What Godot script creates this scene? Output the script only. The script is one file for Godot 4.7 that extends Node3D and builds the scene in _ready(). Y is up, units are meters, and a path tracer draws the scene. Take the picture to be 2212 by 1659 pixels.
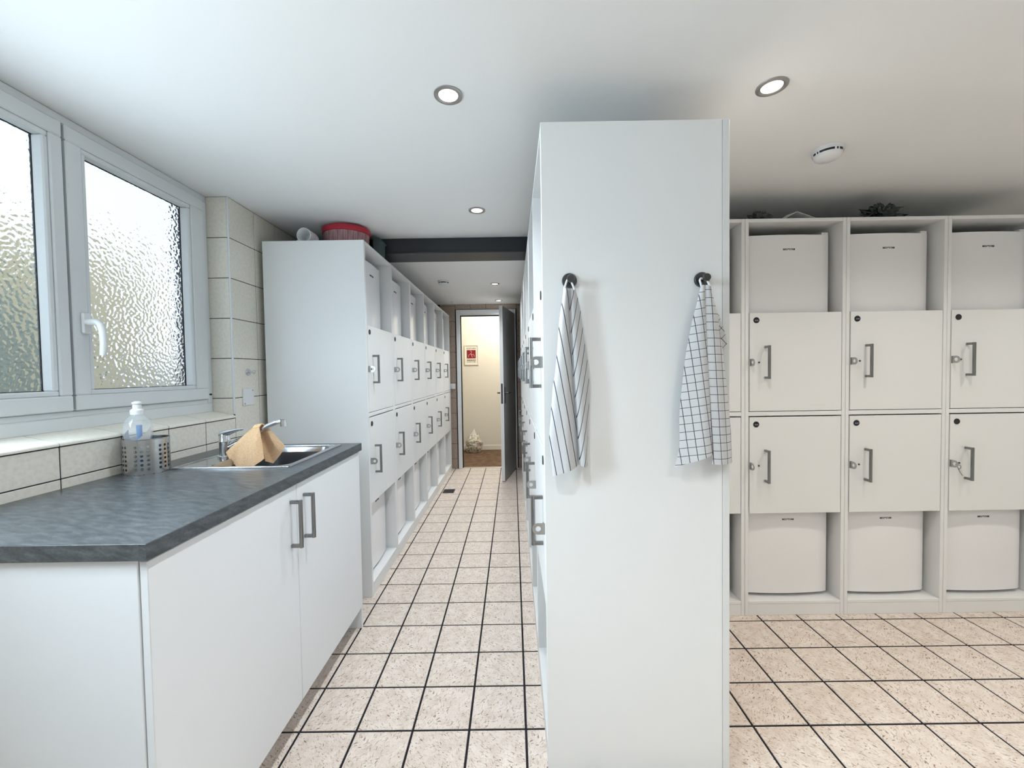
extends Node3D

# ---------------------------------------------------------------- mesh builder
class MB:
	var v := PackedVector3Array()
	var n := PackedVector3Array()
	var t := PackedVector2Array()
	var xf := Transform3D()

	func tri(a: Vector3, b: Vector3, c: Vector3, na: Vector3, nb: Vector3, nc: Vector3, ua := Vector2.ZERO, ub := Vector2.ZERO, uc := Vector2.ZERO) -> void:
		a = xf * a; b = xf * b; c = xf * c
		na = (xf.basis * na).normalized(); nb = (xf.basis * nb).normalized(); nc = (xf.basis * nc).normalized()
		if (b - a).cross(c - a).dot(na + nb + nc) > 0.0:
			v.append_array([a, c, b]); n.append_array([na, nc, nb]); t.append_array([ua, uc, ub])
		else:
			v.append_array([a, b, c]); n.append_array([na, nb, nc]); t.append_array([ua, ub, uc])

	func quad(a: Vector3, b: Vector3, c: Vector3, d: Vector3, m: Vector3) -> void:
		tri(a, b, c, m, m, m, puv(a, m), puv(b, m), puv(c, m))
		tri(a, c, d, m, m, m, puv(a, m), puv(c, m), puv(d, m))

	func puv(p: Vector3, m: Vector3) -> Vector2:
		var q := m.abs()
		if q.y >= q.x and q.y >= q.z:
			return Vector2(p.x, p.z)
		if q.x >= q.z:
			return Vector2(-p.z, -p.y)
		return Vector2(p.x, -p.y)

	# chamfered box from corner lo to corner hi
	func box(lo: Vector3, hi: Vector3, b := 0.0012) -> void:
		var c := (lo + hi) / 2.0
		var h := (hi - lo).abs() / 2.0
		b = minf(b, minf(h.x, minf(h.y, h.z)) * 0.6)
		var P := func(ax: int, sx: float, sy: float, sz: float) -> Vector3:
			var q := Vector3(sx * (h.x - b), sy * (h.y - b), sz * (h.z - b))
			q[ax] = [sx * h.x, sy * h.y, sz * h.z][ax]
			return c + q
		for s: float in [-1.0, 1.0]:
			quad(P.call(0, s, -1, -1), P.call(0, s, 1, -1), P.call(0, s, 1, 1), P.call(0, s, -1, 1), Vector3(s, 0, 0))
			quad(P.call(1, -1, s, -1), P.call(1, 1, s, -1), P.call(1, 1, s, 1), P.call(1, -1, s, 1), Vector3(0, s, 0))
			quad(P.call(2, -1, -1, s), P.call(2, 1, -1, s), P.call(2, 1, 1, s), P.call(2, -1, 1, s), Vector3(0, 0, s))
			if b <= 0.0:
				continue
			for r: float in [-1.0, 1.0]:
				quad(P.call(0, s, r, -1), P.call(0, s, r, 1), P.call(1, s, r, 1), P.call(1, s, r, -1), Vector3(s, r, 0).normalized())
				quad(P.call(0, s, -1, r), P.call(0, s, 1, r), P.call(2, s, 1, r), P.call(2, s, -1, r), Vector3(s, 0, r).normalized())
				quad(P.call(1, -1, s, r), P.call(1, 1, s, r), P.call(2, 1, s, r), P.call(2, -1, s, r), Vector3(0, s, r).normalized())
				for w: float in [-1.0, 1.0]:
					var m := Vector3(s, r, w).normalized()
					tri(P.call(0, s, r, w), P.call(1, s, r, w), P.call(2, s, r, w), m, m, m)

	# surface of revolution about local y; profile of (radius, height); sharp corners stay sharp; sz squashes z
	func lathe(p: Array, seg := 32, sz := 1.0) -> void:
		var k := p.size() - 1
		var fn := []
		for i in k:
			var d: Vector2 = p[i + 1] - p[i]
			fn.append(Vector2(d.y, -d.x).normalized())
		# turn profile normals outward: sign by the signed area of the outline
		var area := 0.0
		for i in k:
			area += p[i].x * p[i + 1].y - p[i + 1].x * p[i].y
		var sg := 1.0 if area >= 0.0 else -1.0
		for i in k:
			var n0: Vector2 = fn[i]
			var n1: Vector2 = fn[i]
			if i > 0 and fn[i - 1].dot(fn[i]) > 0.78:
				n0 = (fn[i - 1] + fn[i]).normalized()
			if i < k - 1 and fn[i + 1].dot(fn[i]) > 0.78:
				n1 = (fn[i + 1] + fn[i]).normalized()
			n0 *= sg; n1 *= sg
			for j in seg:
				var a0 := TAU * j / seg
				var a1 := TAU * (j + 1) / seg
				var c0 := Vector3(cos(a0), 0, sin(a0) * sz)
				var c1 := Vector3(cos(a1), 0, sin(a1) * sz)
				var m0 := Vector3(cos(a0), 0, sin(a0) / sz)
				var m1 := Vector3(cos(a1), 0, sin(a1) / sz)
				var A: Vector3 = c0 * p[i].x + Vector3(0, p[i].y, 0)
				var B: Vector3 = c1 * p[i].x + Vector3(0, p[i].y, 0)
				var C: Vector3 = c1 * p[i + 1].x + Vector3(0, p[i + 1].y, 0)
				var D: Vector3 = c0 * p[i + 1].x + Vector3(0, p[i + 1].y, 0)
				var y0 := Vector3(0, n0.y, 0)
				var y1 := Vector3(0, n1.y, 0)
				var u0 := Vector2(float(j) / seg, p[i].y); var u1 := Vector2(float(j + 1) / seg, p[i].y)
				var u2 := Vector2(float(j + 1) / seg, p[i + 1].y); var u3 := Vector2(float(j) / seg, p[i + 1].y)
				if p[i].x > 1e-6:
					tri(A, B, C, m0 * n0.x + y0, m1 * n0.x + y0, m1 * n1.x + y1, u0, u1, u2)
				if p[i + 1].x > 1e-6:
					tri(A, C, D, m0 * n0.x + y0, m1 * n1.x + y1, m0 * n1.x + y1, u0, u2, u3)

	func tube(path: Array, rad: Variant, seg := 10, flat_x := 1.0) -> void:
		var k := path.size()
		var dirs := []
		for i in k:
			dirs.append(((path[mini(i + 1, k - 1)] - path[maxi(i - 1, 0)]) as Vector3).normalized())
		var side: Vector3 = dirs[0].cross(Vector3.UP if absf(dirs[0].y) < 0.9 else Vector3.RIGHT).normalized()
		var rings := []
		for i in k:
			side = (side - dirs[i] * side.dot(dirs[i])).normalized()
			var up: Vector3 = dirs[i].cross(side).normalized()
			var ring := []
			var r: float = rad[i] if rad is Array else rad
			for j in seg:
				var a := TAU * j / seg
				var m := side * cos(a) * flat_x + up * sin(a)
				ring.append([path[i] + m * r, (side * cos(a) + up * sin(a) * flat_x).normalized()])
			rings.append(ring)
		for i in k - 1:
			for j in seg:
				var q := (j + 1) % seg
				var A = rings[i][j]; var B = rings[i][q]; var C = rings[i + 1][q]; var D = rings[i + 1][j]
				tri(A[0], B[0], C[0], A[1], B[1], C[1]); tri(A[0], C[0], D[0], A[1], C[1], D[1])
		for e in [0, k - 1]:
			var m: Vector3 = dirs[e] * (-1.0 if e == 0 else 1.0)
			for j in seg:
				tri(path[e], rings[e][j][0], rings[e][(j + 1) % seg][0], m, m, m)

	# outline in the x-y plane, extruded from z0 to z1
	func extrude(poly: PackedVector2Array, z0: float, z1: float, smooth := 0.85) -> void:
		var idx := Geometry2D.triangulate_polygon(poly)
		for s in [[z0, -1.0], [z1, 1.0]]:
			var m := Vector3(0, 0, s[1] * signf(z1 - z0))
			for i in range(0, idx.size(), 3):
				var q := []
				for w in 3:
					q.append(Vector3(poly[idx[i + w]].x, poly[idx[i + w]].y, s[0]))
				tri(q[0], q[1], q[2], m, m, m, puv(q[0], m), puv(q[1], m), puv(q[2], m))
		var k := poly.size()
		var area := 0.0
		for i in k:
			area += poly[i].cross(poly[(i + 1) % k])
		var sg := signf(area)
		var en := []
		for i in k:
			var d := (poly[(i + 1) % k] - poly[i]).normalized()
			en.append(Vector2(d.y, -d.x) * sg)
		for i in k:
			var a := poly[i]
			var b := poly[(i + 1) % k]
			var n0: Vector2 = en[i]
			var n1: Vector2 = en[i]
			if en[(i - 1 + k) % k].dot(en[i]) > smooth:
				n0 = (en[(i - 1 + k) % k] + en[i]).normalized()
			if en[(i + 1) % k].dot(en[i]) > smooth:
				n1 = (en[(i + 1) % k] + en[i]).normalized()
			var N0 := Vector3(n0.x, n0.y, 0)
			var N1 := Vector3(n1.x, n1.y, 0)
			var A := Vector3(a.x, a.y, z0); var B := Vector3(b.x, b.y, z0); var C := Vector3(b.x, b.y, z1); var D := Vector3(a.x, a.y, z1)
			tri(A, B, C, N0, N1, N1); tri(A, C, D, N0, N1, N0)

	# sheet f(u, v) -> position, with thickness th along its normal (front at +normal * 0, back at -normal * th); nsign turns the front
	func sheet(nu: int, nv: int, f: Callable, guv: Callable, th := 0.0, nsign := 1.0) -> void:
		var P := []
		for i in nu + 1:
			var col := PackedVector3Array()
			for j in nv + 1:
				col.append(f.call(float(i) / nu, float(j) / nv))
			P.append(col)
		var N := []
		for i in nu + 1:
			var col := PackedVector3Array()
			for j in nv + 1:
				var du: Vector3 = P[mini(i + 1, nu)][j] - P[maxi(i - 1, 0)][j]
				var dv: Vector3 = P[i][mini(j + 1, nv)] - P[i][maxi(j - 1, 0)]
				col.append(du.cross(dv).normalized() * nsign)
			N.append(col)
		for i in nu:
			for j in nv:
				var q := [[i, j], [i + 1, j], [i + 1, j + 1], [i, j + 1]]
				var w := []
				for e in q:
					w.append([P[e[0]][e[1]], N[e[0]][e[1]], guv.call(float(e[0]) / nu, float(e[1]) / nv)])
				tri(w[0][0], w[1][0], w[2][0], w[0][1], w[1][1], w[2][1], w[0][2], w[1][2], w[2][2])
				tri(w[0][0], w[2][0], w[3][0], w[0][1], w[2][1], w[3][1], w[0][2], w[2][2], w[3][2])
				if th > 0.0:
					for x in [[0, 1, 2], [0, 2, 3]]:
						tri(w[x[0]][0] - w[x[0]][1] * th, w[x[1]][0] - w[x[1]][1] * th, w[x[2]][0] - w[x[2]][1] * th, -w[x[0]][1], -w[x[1]][1], -w[x[2]][1], w[x[0]][2], w[x[1]][2], w[x[2]][2])
		if th > 0.0:
			var rim := []
			for i in nu: rim.append([i, 0, i + 1, 0, Vector3.ZERO, 0, 1])
			for i in nu: rim.append([i, nv, i + 1, nv, Vector3.ZERO, 0, -1])
			for j in nv: rim.append([0, j, 0, j + 1, Vector3.ZERO, 1, 0])
			for j in nv: rim.append([nu, j, nu, j + 1, Vector3.ZERO, -1, 0])
			for r in rim:
				var A: Vector3 = P[r[0]][r[1]]; var B: Vector3 = P[r[2]][r[3]]
				var NA: Vector3 = N[r[0]][r[1]]; var NB: Vector3 = N[r[2]][r[3]]
				var inside: Vector3 = P[r[0] + r[5]][r[1] + r[6]]
				var m := (A - inside).normalized()
				var ua: Vector2 = guv.call(float(r[0]) / nu, float(r[1]) / nv)
				tri(A, B, B - NB * th, m, m, m, ua, ua, ua)
				tri(A, B - NB * th, A - NA * th, m, m, m, ua, ua, ua)

	func done() -> ArrayMesh:
		var a := []
		a.resize(Mesh.ARRAY_MAX)
		a[Mesh.ARRAY_VERTEX] = v
		a[Mesh.ARRAY_NORMAL] = n
		a[Mesh.ARRAY_TEX_UV] = t
		var m := ArrayMesh.new()
		m.add_surface_from_arrays(Mesh.PRIMITIVE_TRIANGLES, a)
		return m

# ---------------------------------------------------------------- scene helpers
var M := {}
var taken := {}
var rng := RandomNumberGenerator.new()

func numbered(called: String) -> String:
	taken[called] = taken.get(called, -1) + 1
	return called if taken[called] == 0 else "%s_%03d" % [called, taken[called]]

func tag(o: Node, label: String, category: String, group := "", kind := "") -> void:
	o.set_meta("label", label)
	o.set_meta("category", category)
	if group: o.set_meta("group", group)
	if kind: o.set_meta("kind", kind)

func thing(called: String, label: String, category: String, at := Vector3.ZERO, turn := 0.0, group := "", kind := "") -> Node3D:
	var o := Node3D.new()
	o.name = numbered(called)
	add_child(o)
	o.position = at
	o.rotation.y = turn
	tag(o, label, category, group, kind)
	return o

func part(parent: Node, called: String, mesh: Mesh, material: Material, at := Vector3.ZERO) -> MeshInstance3D:
	var o := MeshInstance3D.new()
	o.name = called
	o.mesh = mesh
	o.material_override = material
	o.position = at
	parent.add_child(o, true)
	return o

func boxpart(parent: Node, called: String, lo: Vector3, hi: Vector3, material: Material, b := 0.0012) -> MeshInstance3D:
	var mb := MB.new()
	mb.box(lo, hi, b)
	return part(parent, called, mb.done(), material)

func copy(o: Node3D, label: String, at: Vector3, turn: float) -> Node3D:
	var stem: String = o.name
	var c: Node3D = o.duplicate()
	c.name = numbered(stem)
	add_child(c)
	c.position = at
	c.rotation.y = turn
	c.set_meta("label", label)
	return c

func mat(color: Color, rough: float, metal := 0.0, spec := 0.5) -> StandardMaterial3D:
	var m := StandardMaterial3D.new()
	m.albedo_color = color
	m.roughness = rough
	m.metallic = metal
	m.metallic_specular = spec
	return m

func rgb(r: int, g: int, b: int) -> Color:
	return Color(r / 255.0, g / 255.0, b / 255.0)

func noise_tex(seed_: int, freq: float, ramp: Array, size := 512, octaves := 4, kind := FastNoiseLite.TYPE_SIMPLEX_SMOOTH) -> NoiseTexture2D:
	var f := FastNoiseLite.new()
	f.seed = seed_
	f.frequency = freq
	f.noise_type = kind
	f.fractal_octaves = octaves
	var t := NoiseTexture2D.new()
	t.width = size; t.height = size
	t.seamless = true
	t.noise = f
	if ramp:
		var g := Gradient.new()
		var offs := PackedFloat32Array(); var cols := PackedColorArray()
		for r in ramp:
			offs.append(r[0]); cols.append(r[1])
		g.offsets = offs; g.colors = cols
		t.color_ramp = g
	return t

func stroke(im: Image, x: float, y: float, ang: float, len_: float, wid: float, c: Color, amount: float, bend := 0.0) -> void:
	var w := im.get_width(); var h := im.get_height()
	var steps := int(len_ * 1.5) + 1
	for s in steps:
		var f := float(s) / steps
		var hw := wid * (0.35 + 0.65 * sin(PI * f))
		for k in range(-int(ceil(hw)), int(ceil(hw)) + 1):
			var d := clampf(hw - absf(k) + 0.5, 0.0, 1.0)
			if d <= 0.0:
				continue
			var px := posmod(int(x - sin(ang) * k), w)
			var py := posmod(int(y + cos(ang) * k), h)
			im.set_pixel(px, py, im.get_pixel(px, py).lerp(c, amount * d))
		x += cos(ang) * len_ / steps
		y += sin(ang) * len_ / steps
		ang += bend / steps

func floor_texture() -> ImageTexture:
	var r := RandomNumberGenerator.new()
	r.seed = 77
	var S := 1024
	var im := Image.create(S, S, false, Image.FORMAT_RGB8)
	var f := FastNoiseLite.new(); f.seed = 5; f.frequency = 0.012; f.fractal_octaves = 4
	var g := FastNoiseLite.new(); g.seed = 9; g.frequency = 0.11; g.fractal_octaves = 2
	var a := rgb(234, 224, 215); var b := rgb(208, 192, 179)
	for y in S:
		for x in S:
			var k := 0.5 + 0.55 * f.get_noise_2d(x, y) + 0.42 * g.get_noise_2d(x, y)
			im.set_pixel(x, y, b.lerp(a, clampf(k, 0.0, 1.0)))
	for i in 5200:
		stroke(im, r.randf() * S, r.randf() * S, 0.65 + r.randfn() * 0.42, 4.0 + r.randf() * 16.0, 0.5 + r.randf() * 1.0, rgb(150, 122, 102).lerp(rgb(112, 84, 66), r.randf()), 0.15 + 0.4 * r.randf(), r.randfn() * 0.5)
	for i in 520:
		stroke(im, r.randf() * S, r.randf() * S, 0.6 + r.randfn() * 0.5, 5.0 + r.randf() * 15.0, 1.0 + r.randf() * 1.6, rgb(96, 70, 54), 0.35 + 0.4 * r.randf(), r.randfn() * 0.8)
	for i in 60:
		stroke(im, r.randf() * S, r.randf() * S, r.randf() * TAU, 3.0, 2.2, rgb(60, 46, 42), 0.8)
	return ImageTexture.create_from_image(im)

func worktop_texture() -> ImageTexture:
	var S := 768
	var im := Image.create(S, S, false, Image.FORMAT_RGB8)
	var f := FastNoiseLite.new(); f.seed = 21; f.frequency = 0.011; f.fractal_octaves = 3
	var g := FastNoiseLite.new(); g.seed = 31; g.frequency = 0.05; g.fractal_octaves = 3
	for y in S:
		for x in S:
			var k := 0.5 + 0.6 * f.get_noise_2d(x * 0.55 + y * 0.25, y * 2.2 - x * 0.7) + 0.3 * g.get_noise_2d(x, y * 1.6)
			im.set_pixel(x, y, rgb(44, 49, 54).lerp(rgb(92, 98, 101), clampf(k, 0.0, 1.0)))
	return ImageTexture.create_from_image(im)

func towel_texture(checks: bool) -> ImageTexture:
	var S := 128
	var r := RandomNumberGenerator.new()
	r.seed = 4
	var im := Image.create(S, S, false, Image.FORMAT_RGB8)
	for y in S:
		for x in S:
			var wv := 0.975 + 0.025 * sin(x * TAU / 4.0) * sin(y * TAU / 4.0) + 0.012 * r.randfn()
			im.set_pixel(x, y, Color(0.955 * wv, 0.958 * wv, 0.965 * wv))
	var line := rgb(38, 42, 62)
	for y in S:
		for x in S:
			var d := 0.0
			if x >= 57 and x < (68 if checks else 71):
				d = 0.9
			if checks and y >= 59 and y < 68:
				d = maxf(d, 0.82)
			if d > 0.0:
				im.set_pixel(x, y, im.get_pixel(x, y).lerp(line, d * (0.88 + 0.12 * r.randf())))
	return ImageTexture.create_from_image(im)

# ---------------------------------------------------------------- materials
func materials() -> void:
	M.ceiling = mat(rgb(238, 238, 237), 0.9)
	M.plaster = mat(rgb(228, 227, 222), 0.9)
	M.laminate = mat(rgb(232, 233, 233), 0.42)
	M.laminate_edge = mat(rgb(222, 223, 222), 0.5)
	M.cabinet = mat(rgb(230, 232, 235), 0.38)
	M.fridge = mat(rgb(236, 236, 238), 0.2)
	M.fridge_body = mat(rgb(205, 205, 205), 0.4)
	M.gasket = mat(rgb(120, 122, 124), 0.7)
	M.rubber = mat(rgb(22, 24, 32), 0.7)
	M.black = mat(rgb(14, 15, 24), 0.4)
	M.print_black = mat(rgb(16, 16, 22), 0.5)
	M.print_white = mat(rgb(225, 225, 225), 0.6)
	M.print_grey = mat(rgb(150, 154, 160), 0.6)
	M.steel = mat(rgb(182, 182, 182), 0.3, 1.0)
	M.dark_steel = mat(rgb(95, 95, 97), 0.3, 1.0)
	M.handle_steel = mat(rgb(138, 138, 138), 0.24, 1.0)
	M.chrome = mat(rgb(215, 218, 222), 0.08, 1.0)
	M.brushed = mat(rgb(188, 188, 188), 0.26, 1.0)
	M.sink = mat(rgb(186, 189, 193), 0.17, 1.0)
	M.grout = mat(rgb(20, 19, 28), 0.9)
	M.wall_grout = mat(rgb(36, 36, 44), 0.9)
	M.floor_tile = mat(Color.WHITE, 0.42)
	M.floor_tile.albedo_texture = floor_texture()
	M.floor_tile.uv1_scale = Vector3(1.25, 1.25, 1)
	M.wall_tile = mat(Color.WHITE, 0.32)
	M.wall_tile.albedo_texture = noise_tex(11, 0.035, [[0.0, rgb(226, 220, 206)], [0.5, rgb(235, 230, 218)], [1.0, rgb(240, 236, 226)]], 512, 5)
	M.wall_tile.uv1_triplanar = true
	M.wall_tile.uv1_world_triplanar = true
	M.wall_tile.uv1_scale = Vector3(3, 3, 3)
	M.brown_tile = mat(rgb(186, 170, 157), 0.4)
	M.brown_tile.albedo_texture = noise_tex(13, 0.05, [[0.0, rgb(214, 208, 204)], [1.0, rgb(255, 252, 248)]], 256, 4)
	M.brown_tile.uv1_triplanar = true
	M.brown_tile.uv1_world_triplanar = true
	M.brown_tile.uv1_scale = Vector3(3, 3, 3)
	M.trim_white = mat(rgb(226, 229, 232), 0.25)
	M.upvc = mat(rgb(222, 226, 228), 0.3)
	M.groove = mat(rgb(80, 88, 96), 0.7)
	M.worktop = mat(Color.WHITE, 0.3, 0.0, 0.62)
	M.worktop.albedo_texture = worktop_texture()
	M.worktop.uv1_scale = Vector3(2.6, 2.6, 1)
	M.glass_wavy = mat(Color(1, 1, 1, 0.0), 0.0)
	M.glass_wavy.refraction_enabled = true
	M.glass_wavy.refraction_scale = 0.05
	M.glass_thin = mat(Color(1, 1, 1, 0.05), 0.02)
	M.glass_thin.transparency = BaseMaterial3D.TRANSPARENCY_ALPHA
	M.bottle = mat(Color(0.93, 0.96, 0.98, 0.22), 0.05)
	M.bottle.transparency = BaseMaterial3D.TRANSPARENCY_ALPHA
	M.white_plastic = mat(rgb(232, 233, 234), 0.35)
	M.beam = mat(rgb(34, 37, 42), 0.45)
	M.towel_stripe = mat(Color.WHITE, 0.95)
	M.towel_stripe.albedo_texture = towel_texture(false)
	M.towel_check = mat(Color.WHITE, 0.95)
	M.towel_check.albedo_texture = towel_texture(true)
	var weave := noise_tex(8, 0.12, [], 256, 2)
	for k in ["towel_stripe", "towel_check"]:
		M[k].heightmap_enabled = true
		M[k].heightmap_scale = 0.12
		M[k].heightmap_texture = weave
	M.towel_plain = mat(rgb(226, 227, 229), 0.95)
	M.cloth = mat(Color.WHITE, 0.95)
	M.cloth.albedo_texture = noise_tex(15, 0.05, [[0.0, rgb(230, 180, 134)], [0.5, rgb(245, 205, 162)], [1.0, rgb(251, 220, 186)]], 256, 4)
	M.cloth.uv1_triplanar = true
	M.cloth.uv1_scale = Vector3(9, 9, 9)
	M.cloth.heightmap_enabled = true
	M.cloth.heightmap_texture = noise_tex(16, 0.2, [], 256, 2)
	M.cloth.heightmap_scale = 0.25
	M.lens = mat(rgb(255, 255, 250), 0.4)
	M.lens.emission_enabled = true
	M.lens.emission = Color(1.0, 0.96, 0.9)
	M.lens.emission_energy_multiplier = 5.0
	M.nickel = mat(rgb(168, 167, 166), 0.35, 1.0)
	M.red = mat(rgb(176, 34, 52), 0.4)
	M.dusty_red = mat(Color.WHITE, 0.7)
	M.dusty_red.albedo_texture = noise_tex(23, 0.03, [[0.0, rgb(122, 74, 80)], [0.5, rgb(158, 118, 120)], [1.0, rgb(184, 160, 158)]], 256, 4)
	M.dusty_red.uv1_scale = Vector3(14, 1.2, 1)
	M.green_box = mat(rgb(74, 92, 90), 0.35)
	M.door_grey = mat(rgb(178, 180, 180), 0.5)
	M.frame_grey = mat(rgb(228, 230, 232), 0.45)
	M.cream = mat(rgb(240, 236, 226), 0.9)
	M.carpet = mat(Color.WHITE, 1.0)
	M.carpet.albedo_texture = noise_tex(40, 0.03, [[0.0, rgb(88, 68, 52)], [1.0, rgb(132, 104, 80)]], 256, 5)
	M.carpet.uv1_triplanar = true
	M.carpet.uv1_world_triplanar = true
	M.bag = mat(Color.WHITE, 0.35)
	M.bag.albedo_texture = noise_tex(52, 0.02, [[0.0, rgb(48, 66, 52)], [0.26, rgb(120, 106, 86)], [0.42, rgb(196, 186, 166)], [0.6, rgb(232, 228, 216)], [1.0, rgb(246, 245, 240)]], 256, 3)
	M.bag.uv1_triplanar = true
	M.bag.uv1_scale = Vector3(5, 5, 5)
	M.bag_clear = mat(rgb(240, 240, 236), 0.3)
	M.outside_wall = mat(rgb(232, 222, 190), 0.95)
	M.outside_ground = mat(rgb(222, 226, 222), 0.95)

# ---------------------------------------------------------------- room
const XW := -1.4      # face of the left wall's tiles
const H := 2.15       # ceiling
const ZF := -5.345    # far wall
const GX := -0.77247  # floor grid origin
const GZ := -1.40552

func structure_box(called: String, label: String, category: String, lo: Vector3, hi: Vector3, m: Material) -> Node3D:
	var o := thing(called, label, category, Vector3.ZERO, 0.0, "", "structure")
	boxpart(o, "slab", lo, hi, m, 0.0)
	return o

func build_floor() -> void:
	var fl := thing("floor", "floor of square beige flecked tiles with dark joints", "floor", Vector3.ZERO, 0.0, "", "structure")
	boxpart(fl, "grout_bed", Vector3(-1.66, -0.12, ZF - 0.05), Vector3(3.45, -0.0025, 1.75), M.grout, 0.0)
	var variants := []
	for k in 10:
		var mb := MB.new()
		mb.box(Vector3(-0.0960, -0.009, -0.0960), Vector3(0.0960, 0.0, 0.0960), 0.0012)
		var off := Vector2(rng.randf(), rng.randf())
		for i in mb.t.size():
			mb.t[i] = mb.t[i].rotated(PI / 2.0 * (k % 4)) + off
		variants.append(mb.done())
	var rest := MB.new()
	for i in range(-5, 22):
		for j in range(-16, 21):
			var c := Vector3(GX + 0.2 * (i + 0.5), 0.0, GZ - 0.2 * (j + 0.5))
			if c.x < -1.45 or c.x > 3.4 or c.z < ZF - 0.02 or c.z > 1.7:
				continue
			var seen := (c.x > -1.0 and c.x < 0.2 and c.z < -1.1) or (c.x > 0.5 and c.x < 2.9 and c.z < -1.1 and c.z > -2.2)
			if seen:
				part(fl, "tile", variants[rng.randi() % 10], M.floor_tile, c)
			else:
				rest.xf = Transform3D(Basis(), c)
				rest.box(Vector3(-0.0960, -0.009, -0.0960), Vector3(0.0960, 0.0, 0.0960), 0.0)
	var r := part(fl, "outlying_tiling", rest.done(), M.floor_tile)
	r.set_meta("kind", "stuff")

func wall_tile(parent: Node, lo: Vector3, hi: Vector3, m: Material = M.wall_tile) -> void:
	boxpart(parent, "tile", lo, hi, m, 0.0012)

func build_walls() -> void:
	# left wall: masonry around two window openings, tiles in front
	var wl := thing("wall_left", "left wall clad in beige tiles around the window", "wall", Vector3.ZERO, 0.0, "", "structure")
	var xb := XW - 0.007
	var xm := XW - 0.002
	boxpart(wl, "masonry", Vector3(-1.66, 0, ZF), Vector3(xm, H, -2.0475), M.wall_grout, 0.0)
	boxpart(wl, "masonry", Vector3(-1.66, 0, -2.052), Vector3(xm, 1.052, 1.6), M.wall_grout, 0.0)
	boxpart(wl, "masonry", Vector3(-1.66, 1.052, -0.72), Vector3(xb, H, -0.68), M.plaster, 0.0)
	boxpart(wl, "masonry", Vector3(-1.66, 1.052, 0.68), Vector3(xb, H, 1.6), M.plaster, 0.0)
	boxpart(wl, "masonry", Vector3(-1.66, 1.052, -2.052), Vector3(-1.507, 1.084, 0.68), M.wall_grout, 0.0)
	var g := 0.0017
	var rows := [0.75, 0.95, 1.15, 1.35, 1.55, 1.75, 1.95, 2.15]
	for k in rows.size() - 1:
		for z in [[-2.05, -2.25], [-2.25, -2.45], [-2.45, -2.65], [-2.65, -2.85]]:
			wall_tile(wl, Vector3(xb, rows[k] + g, z[1] + g), Vector3(XW, rows[k + 1] - g, z[0] - g))
		# reveal beside the window
		var y0: float = maxf(rows[k], 1.064)
		if rows[k + 1] > 1.1:
			wall_tile(wl, Vector3(-1.53, y0 + g, -2.052), Vector3(-1.408, rows[k + 1] - g, -2.0455))
	for k in 18:
		var z0 := -2.05 + 0.2 * k
		if k >= 6:
			for q in [[0.0, 0.15], [0.15, 0.35], [0.35, 0.55], [0.55, 0.75]]:
				wall_tile(wl, Vector3(xb, q[0] + g, z0 + g), Vector3(XW, q[1] - g, z0 + 0.2 - g))
		wall_tile(wl, Vector3(xb, 0.75 + g, z0 + g), Vector3(XW, 0.95 - g, z0 + 0.2 - g))
		wall_tile(wl, Vector3(xb, 0.95 + g, z0 + g), Vector3(XW, 1.05 - g, z0 + 0.2 - g))
	# sill tiles: gently sloping to a rounded front edge
	for k in 16:
		var z0 := -2.045 + 0.2 * k
		if z0 > 0.62:
			break
		var z1 := minf(z0 + 0.2, 0.68)
		var mb := MB.new()
		var pr := PackedVector2Array([Vector2(-1.512, 1.0865), Vector2(-1.405, 1.0655), Vector2(-1.3975, 1.0625), Vector2(-1.394, 1.057), Vector2(-1.3945, 1.0525), Vector2(-1.512, 1.0725)])
		mb.extrude(pr, z0 + g, z1 - g, 0.6)
		part(wl, "sill_tile", mb.done(), M.wall_tile)
	var tr := thing("trim_1", "white corner strip on the tiled window reveal", "trim", Vector3.ZERO, 0.0, "", "structure")
	boxpart(tr, "corner_strip", Vector3(-1.4075, 1.068, -2.052), Vector3(-1.3985, H, -2.0435), M.trim_white, 0.003)

	# far wall with the doorway
	var wf := thing("wall_far", "far wall of brownish tiles around the doorway", "wall", Vector3.ZERO, 0.0, "", "structure")
	var zb := ZF - 0.007
	var zm := ZF - 0.002
	boxpart(wf, "masonry", Vector3(-1.66, 0, ZF - 0.12), Vector3(-0.70, H, zm), M.wall_grout, 0.0)
	boxpart(wf, "masonry", Vector3(0.035, 0, ZF - 0.12), Vector3(0.80, H, zm), M.wall_grout, 0.0)
	boxpart(wf, "masonry", Vector3(-0.70, 2.05, ZF - 0.12), Vector3(0.035, H, zm), M.wall_grout, 0.0)
	for k in 12:
		var y1 := minf(2.13 - 0.2 * (k - 1), H)
		var y0 := maxf(2.13 - 0.2 * k, 0.0)
		wall_tile(wf, Vector3(-0.94 + g, y0 + g, zb), Vector3(-0.74 - g, y1 - g, ZF), M.brown_tile)
		wall_tile(wf, Vector3(0.06 + g, y0 + g, zb), Vector3(0.26 - g, y1 - g, ZF), M.brown_tile)
	for k in 4:
		wall_tile(wf, Vector3(-0.74 + 0.2 * k + g, 2.085, zb), Vector3(-0.54 + 0.2 * k - g, H - g, ZF), M.brown_tile)

	structure_box("wall_right", "plain white right wall of the locker room", "wall", Vector3(3.3, 0, -2.95), Vector3(3.45, H, 1.6), M.plaster)
	structure_box("wall_back", "plain white wall behind the camera", "wall", Vector3(-1.66, 0, 1.6), Vector3(3.45, H, 1.75), M.plaster)
	structure_box("wall_center", "plain wall behind the right locker row", "wall", Vector3(0.8, 0, -3.05), Vector3(3.45, H, -2.93), M.plaster)
	structure_box("wall_partition", "plain partition behind the far middle lockers", "wall", Vector3(0.68, 0, ZF - 0.05), Vector3(0.80, H, -2.93), M.plaster)
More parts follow.
